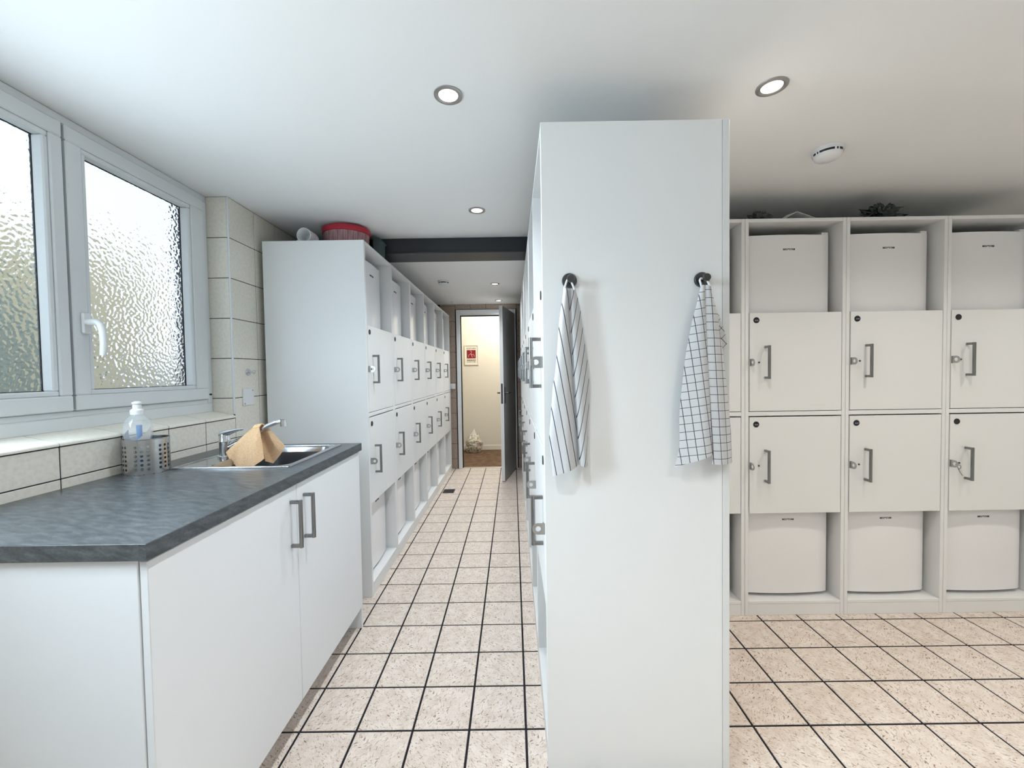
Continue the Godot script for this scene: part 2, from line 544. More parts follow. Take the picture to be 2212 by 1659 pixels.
	structure_box("ceiling", "white rough plaster ceiling with recessed spots", "ceiling", Vector3(-1.66, H, ZF - 0.12), Vector3(3.45, H + 0.15, 1.75), M.ceiling)

	var bm := thing("ceiling_beam", "dark steel beam crossing under the ceiling behind the lockers", "beam", Vector3(0, 2.045, -2.8), 0.0, "", "structure")
	boxpart(bm, "web", Vector3(-1.39, 0.012, -0.085), Vector3(3.29, 0.104, 0.085), M.beam, 0.002)
	boxpart(bm, "flange", Vector3(-1.39, 0.0, -0.105), Vector3(3.29, 0.012, 0.105), M.beam, 0.002)

func bar_ring(mb: MB, x0: float, x1: float, y0: float, y1: float, z0: float, z1: float, wb: float, wt: float, wz0: float, wz1: float, b := 0.003) -> void:
	mb.box(Vector3(x0, y0, z0), Vector3(x1, y0 + wb, z1), b)
	mb.box(Vector3(x0, y1 - wt, z0), Vector3(x1, y1, z1), b)
	mb.box(Vector3(x0, y0 + wb, z0), Vector3(x1, y1 - wt, z0 + wz0), b)
	mb.box(Vector3(x0, y0 + wb, z1 - wz1), Vector3(x1, y1 - wt, z1), b)

func wavy_pane(w: float, h: float) -> ArrayMesh:
	var f := FastNoiseLite.new()
	f.seed = 61; f.frequency = 1.0; f.fractal_octaves = 2; f.fractal_gain = 0.4
	var mb := MB.new()
	var fn := func(u: float, v: float) -> Vector3:
		var edge := 1.0 if u > 0.0 and u < 1.0 and v > 0.0 and v < 1.0 else 0.0
		return Vector3(0.0015 * edge * f.get_noise_2d(u * w / 0.017, v * h / 0.017), v * h, -u * w)
	mb.sheet(150, 260, fn, func(u, v): return Vector2(u, v), 0.0, 1.0)
	var q := -0.005
	mb.quad(Vector3(q, 0, 0), Vector3(q, h, 0), Vector3(q, h, -w), Vector3(q, 0, -w), Vector3(-1, 0, 0))
	mb.quad(Vector3(q, 0, 0), Vector3(0, 0, 0), Vector3(0, h, 0), Vector3(q, h, 0), Vector3(0, 0, 1))
	mb.quad(Vector3(q, 0, -w), Vector3(0, 0, -w), Vector3(0, h, -w), Vector3(q, h, -w), Vector3(0, 0, -1))
	mb.quad(Vector3(q, 0, 0), Vector3(0, 0, 0), Vector3(0, 0, -w), Vector3(q, 0, -w), Vector3(0, -1, 0))
	mb.quad(Vector3(q, h, 0), Vector3(0, h, 0), Vector3(0, h, -w), Vector3(q, h, -w), Vector3(0, 1, 0))
	return mb.done()

func sash(parent: Node3D, z0: float, z1: float, wz0: float, wz1: float, pane: Mesh, glass: Material) -> void:
	var y0 := 1.15
	var y1 := 2.117
	var mb := MB.new()
	bar_ring(mb, -1.555, -1.494, y0, y1, z0, z1, 0.052, 0.052, wz0 - 0.016, wz1 - 0.016, 0.004)
	var s := part(parent, "sash", mb.done(), M.upvc)
	var bd := MB.new()
	bar_ring(bd, -1.54, -1.499, y0 + 0.051, y1 - 0.051, z0 + wz0 - 0.017, z1 - wz1 + 0.017, 0.018, 0.018, 0.018, 0.018, 0.004)
	part(s, "glazing_bead", bd.done(), M.upvc)
	var gk := MB.new()
	bar_ring(gk, -1.542, -1.533, y0 + 0.066, y1 - 0.066, z0 + wz0 - 0.002, z1 - wz1 + 0.002, 0.005, 0.005, 0.005, 0.005, 0.001)
	part(s, "gasket", gk.done(), M.rubber)
	part(s, "pane", pane, glass, Vector3(-1.535, y0 + 0.064, z1 - wz1 + 0.006))

func build_window(called: String, label: String, zr: float, zm: float, zl: float, pane: Mesh, glass: Material, with_handle: bool) -> void:
	var w := thing(called, label, "window", Vector3.ZERO, 0.0, "", "structure")
	var mb := MB.new()
	bar_ring(mb, -1.585, -1.507, 1.084, H - 0.001, zr, zl, 0.045, 0.03, 0.03, 0.03, 0.003)
	var fr := part(w, "frame", mb.done(), M.upvc)
	var lip := MB.new()
	bar_ring(lip, -1.585, -1.511, 1.128, 2.121, zr + 0.029, zl - 0.029, 0.02, 0.006, 0.006, 0.006, 0.002)
	part(fr, "rebate", lip.done(), M.upvc)
	boxpart(fr, "mullion", Vector3(-1.585, 1.146, zm - 0.02), Vector3(-1.53, 2.118, zm + 0.02), M.groove, 0.001)
	sash(w, zr + 0.036, zm - 0.0045, 0.093, 0.068, pane, glass)
	sash(w, zm + 0.0045, zl - 0.036, 0.056, 0.093, pane, glass)
	if with_handle:
		var hz := zm - 0.04
		var hd := MB.new()
		hd.xf = Transform3D(Basis(Vector3(0, 0, -1), Vector3(0, 1, 0), Vector3(1, 0, 0)), Vector3(-1.494, 1.452, hz))
		hd.box(Vector3(-0.014, -0.036, 0.0), Vector3(0.014, 0.036, 0.011), 0.005)
		var rose := part(w, "handle_rosette", hd.done(), M.white_plastic)
		var lv := MB.new()
		lv.xf = hd.xf
		lv.tube([Vector3(0, 0.005, 0.008), Vector3(0, 0.005, 0.03), Vector3(0, 0.003, 0.046), Vector3(0, -0.006, 0.056), Vector3(0, -0.03, 0.062), Vector3(0, -0.07, 0.064), Vector3(0, -0.112, 0.06)], [0.0125, 0.0115, 0.0115, 0.011, 0.0105, 0.010, 0.0095], 14)
		part(rose, "lever", lv.done(), M.white_plastic)
		boxpart(w, "hinge_pin", Vector3(-1.497, 1.168, zr + 0.026), Vector3(-1.49, 1.176, zr + 0.037), M.black, 0.001)

# ---------------------------------------------------------------- lockers and fridges
const LW := 0.5025
const LD := 0.56

func make_handle(length := 0.165, off := 0.033) -> ArrayMesh:
	var mb := MB.new()
	var l := length / 2.0
	mb.tube([Vector3(0, -l, off), Vector3(0, l, off)], 0.0068, 14)
	for s: float in [-1.0, 1.0]:
		mb.box(Vector3(-0.0055, s * (l - 0.006) - 0.0058, 0), Vector3(0.0055, s * (l - 0.006) + 0.0058, off), 0.0012)
	return mb.done()

func make_hasp() -> ArrayMesh:
	# a D-shaped steel eye standing out from the door edge, in its local y-z plane
	var mb := MB.new()
	var K := 28
	var outer := []
	var inner := []
	for k in K:
		var a := TAU * k / K
		var d := Vector2(cos(a), sin(a))
		inner.append(Vector2(0.022, 0) + d * 0.0085)
		var o := Vector2(0.022, 0) + d * 0.018
		if d.x < 0.0:
			var s := minf(0.022 / maxf(-d.x, 1e-4), 0.018 / maxf(absf(d.y), 1e-4))
			o = Vector2(0.022, 0) + d * s
		outer.append(o)
	for k in K:
		var q := (k + 1) % K
		for s: float in [-1.0, 1.0]:
			var x := s * 0.0014
			mb.quad(Vector3(x, outer[k].y, outer[k].x), Vector3(x, outer[q].y, outer[q].x), Vector3(x, inner[q].y, inner[q].x), Vector3(x, inner[k].y, inner[k].x), Vector3(s, 0, 0))
		for w in [[outer, 1.0], [inner, -1.0]]:
			var A: Vector2 = w[0][k]; var B: Vector2 = w[0][q]
			var m2: Vector2 = ((A + B) / 2.0 - Vector2(0.022, 0)).normalized() * w[1]
			var m := Vector3(0, m2.y, m2.x)
			mb.quad(Vector3(-0.0014, A.y, A.x), Vector3(0.0014, A.y, A.x), Vector3(0.0014, B.y, B.x), Vector3(-0.0014, B.y, B.x), m)
	return mb.done()

func disc_mesh(r: float, th: float, seg := 24) -> ArrayMesh:
	# a round plate facing +z
	var mb := MB.new()
	mb.xf = Transform3D(Basis(Vector3.RIGHT, PI / 2.0), Vector3.ZERO)
	mb.lathe([Vector2(0, 0), Vector2(r, 0), Vector2(r, th * 0.6), Vector2(r * 0.93, th), Vector2(0, th)], seg)
	return mb.done()

func text_mesh(s: String, bold := true) -> TextMesh:
	var f := SystemFont.new()
	f.font_names = PackedStringArray(["Droid Sans"])
	f.font_weight = 700 if bold else 400
	var t := TextMesh.new()
	t.text = s
	t.font = f
	t.font_size = 32
	t.pixel_size = 0.01
	t.depth = 0.02
	t.curve_step = 2.0
	return t

func put_text(parent: Node, called: String, s: String, width: float, height: float, at: Vector3, m: Material) -> void:
	var t := text_mesh(s)
	var b := t.get_aabb()
	var o := part(parent, called, t, m, at)
	o.scale = Vector3(width / b.size.x, height / b.size.y, 0.05)
	o.position = at - Vector3((b.position.x + b.size.x / 2.0) * o.scale.x, (b.position.y + b.size.y / 2.0) * o.scale.y, 0)

var handle_mesh: ArrayMesh
var hasp_mesh: ArrayMesh
var number_mesh: ArrayMesh
var screw_mesh: ArrayMesh

func make_locker(mirrored: bool) -> Node3D:
	var o := Node3D.new()
	var t := 0.018
	var mx := func(x: float) -> float: return LW - x if mirrored else x
	var e := 0.0004
	boxpart(o, "side_panel", Vector3(e, 0, -LD), Vector3(t, 2.0, 0), M.laminate)
	boxpart(o, "side_panel", Vector3(LW - t, 0, -LD), Vector3(LW - e, 2.0, 0), M.laminate)
	boxpart(o, "top_panel", Vector3(t, 1.983, -LD), Vector3(LW - t, 2.0, -0.0005), M.laminate)
	boxpart(o, "bottom_panel", Vector3(t, 0.059, -LD), Vector3(LW - t, 0.074, -0.0005), M.laminate)
	boxpart(o, "plinth", Vector3(t, 0, -0.018), Vector3(LW - t, 0.058, -0.001), M.laminate)
	boxpart(o, "back_panel", Vector3(t, 0.074, -LD), Vector3(LW - t, 1.983, -LD + 0.006), M.laminate, 0.0)
	boxpart(o, "shelf", Vector3(t, 1.438, -LD + 0.006), Vector3(LW - t, 1.454, -0.022), M.laminate)
	boxpart(o, "shelf", Vector3(t, 0.590, -LD + 0.006), Vector3(LW - t, 0.606, -0.022), M.laminate)
	boxpart(o, "rail", Vector3(t, 1.0195, -LD + 0.006), Vector3(LW - t, 1.0405, -0.0005), M.laminate)
	for y in [[1.0435, 1.535, 1.2885], [0.525, 1.0135, 0.768]]:
		var lo: float = mx.call(0.0235); var hi: float = mx.call(LW - 0.0205)
		var d := boxpart(o, "door", Vector3(minf(lo, hi), y[0], -0.019), Vector3(maxf(lo, hi), y[1], 0.0), M.laminate, 0.0015)
		var h := part(d, "handle", handle_mesh, M.handle_steel, Vector3(mx.call(0.101), y[2], 0))
		h.set_meta("label", "brushed steel bar handle")
		var nd := part(d, "number_disc", number_mesh, M.black, Vector3(mx.call(0.0555), y[1] - 0.036, 0))
		nd.set_meta("label", "round black number disc")
		part(d, "hasp", hasp_mesh, M.steel, Vector3(mx.call(0.0255), y[2], -0.001))
		part(d, "screw", screw_mesh, M.dark_steel, Vector3(mx.call(0.069), y[2], 0))
	return o

func make_fridge() -> Node3D:
	var o := Node3D.new()
	var w := 0.438
	boxpart(o, "body", Vector3(0.003, 0.02, -0.425), Vector3(w - 0.003, 0.478, -0.06), M.fridge_body, 0.006)
	boxpart(o, "gasket", Vector3(0.01, 0.03, -0.06), Vector3(w - 0.01, 0.472, -0.05), M.gasket, 0.001)
	var pl := PackedVector2Array()
	var K := 20
	for k in K + 1:
		var x := w * k / K
		var q := 2.0 * x / w - 1.0
		var z := -0.016 * q * q
		if k == 0 or k == K:
			z -= 0.006
		pl.append(Vector2(x, z))
	pl.append(Vector2(w, -0.05))
	pl.append(Vector2(0, -0.05))
	var mb := MB.new()
	mb.xf = Transform3D(Basis(Vector3(1, 0, 0), Vector3(0, 0, 1), Vector3(0, -1, 0)), Vector3.ZERO)   # outline x, z; run along y
	mb.extrude(pl, -0.018, -0.478)
	var d := part(o, "door", mb.done(), M.fridge)
	for x in [[0.0, 0.03], [w - 0.034, w]]:
		boxpart(d, "hinge_cap", Vector3(x[0], 0.476, -0.046), Vector3(x[1], 0.494, -0.0205), M.fridge, 0.003)
	put_text(d, "brand_lettering", "MIO*STAR", 0.06, 0.0098, Vector3(w / 2.0 + 0.005, 0.405, 0.0002), M.print_black)
	for x in [0.04, w - 0.04]:
		var ft := MB.new()
		ft.xf = Transform3D(Basis(), Vector3(x, 0, -0.1))
		ft.lathe([Vector2(0, 0), Vector2(0.014, 0), Vector2(0.014, 0.021), Vector2(0, 0.021)], 12)
		part(o, "foot", ft.done(), M.black)
	return o

func place_proto(proto: Node3D, called: String, label: String, category: String, group: String, at: Vector3, turn: float) -> Node3D:
	var c: Node3D = proto.duplicate()
	c.name = numbered(called)
	add_child(c)
	c.position = at
	c.rotation.y = turn
	tag(c, label, category, group)
	return c

func build_lockers() -> void:
	handle_mesh = make_handle()
	hasp_mesh = make_hasp()
	number_mesh = disc_mesh(0.0148, 0.003)
	screw_mesh = disc_mesh(0.0042, 0.004, 10)
	var lk := make_locker(false)
	var lkm := make_locker(true)
	var fg := make_fridge()
	var nth := ["first", "second", "third", "fourth", "fifth", "sixth", "seventh"]
	# left row, facing the aisle, nearest unit at the sink counter
	var zl := -2.27
	for k in 6:
		var z := zl - LW * k
		var u := place_proto(lk, "locker_unit", "white locker unit, %s of the left row counting from the sink counter" % nth[k], "locker", "lockers of the left row", Vector3(-0.81, 0, z), PI / 2.0)
		if k == 0:
			boxpart(u, "end_panel", Vector3(-0.0025, 0.0, -LD), Vector3(0.0002, 2.0, 0.0), M.laminate, 0.0008)
		for lv in [["upper", 1.454], ["lower", 0.074]]:
			place_proto(fg, "mini_fridge", "%s white mini fridge in the %s locker of the left row" % [lv[0], nth[k]], "fridge", "mini fridges of the left row", Vector3(-0.81 - 0.045, lv[1], z - 0.0215), PI / 2.0)
	# middle row, its back end panel towards the camera
	for k in 7:
		var z := -1.2375 - LW * (k + 1)
		var u := place_proto(lkm, "locker_unit", "white locker unit, %s of the middle row counting from the towels" % nth[k], "locker", "lockers of the middle row", Vector3(0.093, 0, z), -PI / 2.0)
		if k == 0:
			boxpart(u, "end_panel", Vector3(LW - 0.0002, 0.0, -LD + 0.02), Vector3(LW + 0.0025, 2.0, 0.0), M.laminate, 0.0008)
			boxpart(u, "end_panel", Vector3(LW - 0.0002, 0.0, -LD - 0.002), Vector3(LW + 0.0025, 2.0, -LD + 0.019), M.laminate_edge, 0.0008)
	# right row
	var numbers := [["", ""], ["042", "043"], ["041", "047"], ["", ""]]
	var where := ["first locker of the right row, half hidden by the tall panel", "locker of the right row beside the checked towel", "locker of the right row in the middle of the three wide ones", "locker of the right row at the photo's right edge"]
	var lab := ["white locker unit of the right row, half hidden by the tall panel", "white locker unit of the right row beside the checked towel, disc 042", "white locker unit of the right row, second fully visible one", "white locker unit of the right row at the photo's right edge"]
	for k in 4:
		var x := 1.1635 + LW * (k - 1) + 0.0005 * (k - 1)
		var u := place_proto(lk, "locker_unit", lab[k], "locker", "lockers of the right row", Vector3(x, 0, -2.048), 0.0)
		if numbers[k][0]:
			var i := 0
			for c in u.get_children():
				if str(c.name).begins_with("door"):
					var disc: Node3D = c.get_node("number_disc")
					put_text(c, "number_lettering", numbers[k][i], 0.0175, 0.0068, disc.position + Vector3(0, -0.0012, 0.0033), M.print_grey)
					i += 1
		for lv in [["upper", 1.454], ["lower", 0.074]]:
			place_proto(fg, "mini_fridge", "%s white mini fridge in the %s" % [lv[0], ["right-row locker half hidden by the tall panel", "right-row locker beside the checked towel", "second fully visible locker of the right row", "right-row locker at the photo's edge"][k]], "fridge", "mini fridges of the right row", Vector3(x + 0.0205, lv[1], -2.048 - 0.04), 0.0)
	lk.free(); lkm.free(); fg.free()
	# thread loop with a key tag on the lower hasp of the last right locker
	var th := thing("key_loop", "thin dark loop of cord hanging from a lower right locker hasp", "cord", Vector3(2.196, 0.768, -2.03))
	var lp := MB.new()
	lp.tube([Vector3(0.0, 0.0, 0.006), Vector3(0.004, -0.012, 0.012), Vector3(0.010, -0.026, 0.012), Vector3(0.02, -0.042, 0.01), Vector3(0.034, -0.058, 0.008)], 0.0011, 6)
	lp.tube([Vector3(0.010, -0.026, 0.012), Vector3(0.018, -0.018, 0.014), Vector3(0.018, -0.008, 0.014), Vector3(0.008, 0.0, 0.01)], 0.0011, 6)
	part(th, "cord", lp.done(), M.black)

# ---------------------------------------------------------------- counter, sink, tap
func build_counter() -> void:
	var xf := -0.765     # face of the doors
	var c := thing("sink_cabinet", "white sink base cabinet with two doors under the dark worktop", "cabinet", Vector3(0, 0, 0))
	boxpart(c, "side_panel", Vector3(-1.395, 0.0, -0.852), Vector3(-0.7845, 0.884, -0.834), M.cabinet)
	boxpart(c, "side_panel", Vector3(-1.395, 0.0, -2.006), Vector3(-0.7665, 0.884, -1.989), M.cabinet)
	boxpart(c, "back_panel", Vector3(-1.395, 0.1, -1.989), Vector3(-1.389, 0.884, -0.852), M.cabinet, 0.0)
	boxpart(c, "bottom_panel", Vector3(-1.389, 0.1, -1.989), Vector3(-0.7845, 0.117, -0.852), M.cabinet)
	boxpart(c, "plinth", Vector3(-0.862, 0.0, -1.989), Vector3(-0.845, 0.099, -0.852), M.cabinet)
	boxpart(c, "rail", Vector3(-0.86, 0.86, -1.989), Vector3(-0.79, 0.884, -0.852), M.cabinet)
	var hm := make_handle(0.163, 0.034)
	for d in [[-1.4185, -0.836, -1.379], [-1.987, -1.4215, -1.466]]:
		var dr := boxpart(c, "door", Vector3(xf - 0.0175, 0.105, d[0]), Vector3(xf, 0.878, d[1]), M.cabinet, 0.0015)
		var h := part(dr, "handle", hm, M.handle_steel, Vector3(xf, 0.752, d[2]))
		h.rotation.y = PI / 2.0
		h.set_meta("label", "brushed steel bar handle")

	# worktop with a cut-out for the sink
	var w := thing("worktop", "dark slate-look worktop over the white sink cabinet", "worktop", Vector3(0, 0.884, 0))
	var wt := MB.new()
	var x0 := -1.399
	var x1 := -0.7555
	var zn := -0.8235
	var zf := -2.012
	var sx0 := -1.235; var sx1 := -0.842; var sz0 := -1.93; var sz1 := -1.505
	for b in [[x0, zf, x1, sz0], [x0, sz1, x1, zn], [x0, sz0, sx0, sz1], [sx1, sz0, x1, sz1]]:
		wt.box(Vector3(b[0], 0.0, b[1]), Vector3(b[2], 0.036, b[3]), 0.0)
	part(w, "slab", wt.done(), M.worktop)
	boxpart(w, "front_edging", Vector3(x1, 0.0005, zf), Vector3(x1 + 0.0012, 0.0355, zn), M.worktop, 0.0004)
	boxpart(w, "end_edging", Vector3(x0, 0.0005, zn), Vector3(x1 + 0.0012, 0.0355, zn + 0.0012), M.worktop, 0.0004)

	# inset steel sink
	var s := thing("sink", "stainless steel inset sink with a square bowl", "sink", Vector3(0, 0.92, 0))
	var rx0 := -1.262; var rx1 := -0.825; var rz0 := -1.947; var rz1 := -1.488
	var bx0 := -1.155; var bx1 := -0.852; var bz0 := -1.92; var bz1 := -1.515
	var rim := MB.new()
	var y := 0.0035
	for b in [[rx0, rz0, rx1, bz0], [rx0, bz1, rx1, rz1], [rx0, bz0, bx0, bz1], [bx1, bz0, rx1, bz1]]:
		rim.box(Vector3(b[0], 0.0, b[1]), Vector3(b[2], y, b[3]), 0.0)
	# raised bead round the outside
	var bead := [Vector3(rx0 + 0.004, y, rz0 + 0.004), Vector3(rx1 - 0.004, y, rz0 + 0.004), Vector3(rx1 - 0.004, y, rz1 - 0.004), Vector3(rx0 + 0.004, y, rz1 - 0.004)]
	for k in 4:
		rim.tube([bead[k], bead[(k + 1) % 4]], 0.004, 10)
	part(s, "rim", rim.done(), M.sink)
	# bowl: rounded-rectangle sections going down
	var bowl := MB.new()
	var secs := []
	for q in [[0.0, 0.0, y], [0.004, 0.0, 0.0], [0.010, 0.0, -0.02], [0.016, 0.0, -0.13], [0.030, 0.0, -0.15], [0.15, 0.0, -0.158]]:
		var ring := []
		var a0 := bx0 + minf(q[0], 0.14); var a1 := bx1 - minf(q[0], 0.14); var c0: float = bz0 + q[0]; var c1: float = bz1 - q[0]
		var rad := minf(0.045, (a1 - a0) * 0.45)
		for cr in [[a1 - rad, c1 - rad, 0.0], [a0 + rad, c1 - rad, PI / 2], [a0 + rad, c0 + rad, PI], [a1 - rad, c0 + rad, PI * 1.5]]:
			for m in 7:
				var a: float = cr[2] + PI / 2.0 * m / 6.0
				ring.append(Vector3(cr[0] + rad * cos(a), q[2], cr[1] + rad * sin(a)))
		secs.append(ring)
	var mid := Vector3((bx0 + bx1) / 2.0, -0.05, (bz0 + bz1) / 2.0)
	for i in secs.size() - 1:
		for k in secs[i].size():
			var q2: int = (k + 1) % secs[i].size()
			var A: Vector3 = secs[i][k]; var B: Vector3 = secs[i][q2]; var C: Vector3 = secs[i + 1][q2]; var D: Vector3 = secs[i + 1][k]
			var m := (B - A).cross(D - A).normalized()
			if m.dot(mid - A) < 0.0: m = -m
			bowl.quad(A, B, C, D, m)
	for k in range(1, secs[-1].size() - 1):
		bowl.tri(secs[-1][0], secs[-1][k], secs[-1][k + 1], Vector3.UP, Vector3.UP, Vector3.UP)
	# corner fillets between the straight cut-out and the round bowl
	var top: Array = secs[0]
	var cn := [Vector3(bx1, y, bz1), Vector3(bx0, y, bz1), Vector3(bx0, y, bz0), Vector3(bx1, y, bz0)]
	for k in 4:
		for m in 6:
			bowl.tri(cn[k], top[k * 7 + m], top[k * 7 + m + 1], Vector3.UP, Vector3.UP, Vector3.UP)
	part(s, "bowl", bowl.done(), M.sink)
	var dn := MB.new()
	dn.xf = Transform3D(Basis(), Vector3(mid.x, -0.157, mid.z))
	dn.lathe([Vector2(0, 0.001), Vector2(0.03, 0.001), Vector2(0.036, 0.004), Vector2(0.04, 0.0), Vector2(0.0, 0.0)], 24)
	part(s, "drain", dn.done(), M.chrome)

	# mixer tap
	var f := thing("mixer_tap", "chrome single-lever mixer tap on the sink's back edge", "tap", Vector3(-1.203, 0.9235, -1.69))
	var bd := MB.new()
	bd.lathe([Vector2(0, 0), Vector2(0.027, 0), Vector2(0.027, 0.006), Vector2(0.0205, 0.009), Vector2(0.0205, 0.062), Vector2(0.022, 0.064), Vector2(0.022, 0.069), Vector2(0.0205, 0.071), Vector2(0.0205, 0.092), Vector2(0.017, 0.101), Vector2(0.0, 0.104)], 28)
	part(f, "body", bd.done(), M.chrome)
	var lv := MB.new()
	lv.tube([Vector3(-0.012, 0.094, 0), Vector3(0.012, 0.101, 0.002), Vector3(0.035, 0.108, 0.004), Vector3(0.06, 0.114, 0.006), Vector3(0.088, 0.117, 0.008)], [0.014, 0.013, 0.009, 0.006, 0.0045], 12, 1.3)
	part(f, "lever", lv.done(), M.chrome)
	var sp := MB.new()
	sp.tube([Vector3(0.012, 0.046, 0), Vector3(0.05, 0.064, 0.0), Vector3(0.10, 0.086, 0.0), Vector3(0.145, 0.108, 0.0), Vector3(0.185, 0.129, 0.0), Vector3(0.215, 0.142, 0.0), Vector3(0.235, 0.1465, 0.0), Vector3(0.249, 0.144, 0.0)], [0.011, 0.011, 0.0105, 0.0102, 0.010, 0.010, 0.010, 0.010], 14)
	sp.tube([Vector3(0.246, 0.152, 0.0), Vector3(0.247, 0.125, 0.0)], 0.0125, 16)
	part(f, "spout", sp.done(), M.chrome)

	# cleaning cloth folded over the spout
	var cl := thing("cleaning_cloth", "orange cleaning cloth draped over the tap spout", "cloth", Vector3(-1.06, 1.0, -1.69))
	var o := Vector3(-1.06, 1.0, -1.69)
	var quad_sheet := func(pts: Array, bulge: float, wob: float, phase: float) -> ArrayMesh:
		var mb := MB.new()
		var fn := func(u: float, v: float) -> Vector3:
			var a: Vector3 = pts[0].lerp(pts[1], u)
			var b: Vector3 = pts[3].lerp(pts[2], u)
			var q: Vector3 = a.lerp(b, v)
			q.z += bulge * sin(PI * u) * sin(PI * v) + wob * sin(5.0 * u + phase) * v * 0.5
			q.y += 0.004 * sin(7.0 * u + phase) * v
			return q - o
		mb.sheet(18, 18, fn, func(u, v): return Vector2(u, v), 0.004, 1.0)
		return mb.done()
	var front: Array = [Vector3(-1.066, 1.046, -1.676), Vector3(-1.049, 1.046, -1.676), Vector3(-1.022, 0.906, -1.655), Vector3(-1.176, 0.951, -1.652)]
	# front flap: a kite of two triangular fields
	var mbf := MB.new()
	var outline := [Vector3(-1.176, 0.950, -1.66), Vector3(-1.160, 0.922, -1.655), Vector3(-1.128, 0.886, -1.652), Vector3(-1.095, 0.880, -1.65), Vector3(-1.066, 0.884, -1.648), Vector3(-1.04, 0.905, -1.65), Vector3(-1.022, 0.921, -1.656)]
	var top_a := Vector3(-1.074, 1.044, -1.674)
	var top_b := Vector3(-1.046, 1.047, -1.674)
	var edge_at := func(u: float) -> Vector3:
		var p: float = u * (outline.size() - 1)
		var i := mini(int(p), outline.size() - 2)
		return outline[i].lerp(outline[i + 1], p - i)
	var ff := func(u: float, v: float) -> Vector3:
		var q: Vector3 = top_a.lerp(top_b, u).lerp(edge_at.call(u), v)
		q.z += 0.012 * sin(PI * v) * sin(PI * u) + 0.010 * v * pow(maxf(0.0, cos((u - 0.78) * 6.0)), 2.0) - 0.006 * v * pow(maxf(0.0, cos((u - 0.95) * 9.0)), 2.0)
		return q - o
	mbf.sheet(28, 22, ff, func(u, v): return Vector2(u, v), 0.004, 1.0)
	part(cl, "front_flap", mbf.done(), M.cloth)
	var outline2 := [Vector3(-1.05, 0.90, -1.712), Vector3(-1.022, 0.888, -1.722), Vector3(-0.992, 0.925, -1.726), Vector3(-0.968, 0.960, -1.72)]
	var top_c := Vector3(-1.07, 1.046, -1.702)
	var top_d := Vector3(-1.032, 1.05, -1.702)
	var fb := func(u: float, v: float) -> Vector3:
		var p: float = u * (outline2.size() - 1)
		var i := mini(int(p), outline2.size() - 2)
		var q: Vector3 = top_c.lerp(top_d, u).lerp(outline2[i].lerp(outline2[i + 1], p - i), v)
		q.z -= 0.008 * sin(PI * v) * sin(2.0 * PI * u)
		return q - o
	mbf = MB.new()
	mbf.sheet(22, 20, fb, func(u, v): return Vector2(u, v), 0.004, 1.0)
	part(cl, "back_flap", mbf.done(), M.cloth)
	var over := MB.new()
	var fo := func(u: float, v: float) -> Vector3:
		var a := lerpf(top_a.x, top_b.x, u)
		var ang := PI * v
		var base := lerpf(1.043, 1.047, u)
		return Vector3(a + (0.006 * v), base + 0.011 * sin(ang), lerpf(-1.674, -1.702, v) ) - o
	over.sheet(8, 10, fo, func(u, v): return Vector2(u, v), 0.004, -1.0)
	part(cl, "fold", over.done(), M.cloth)

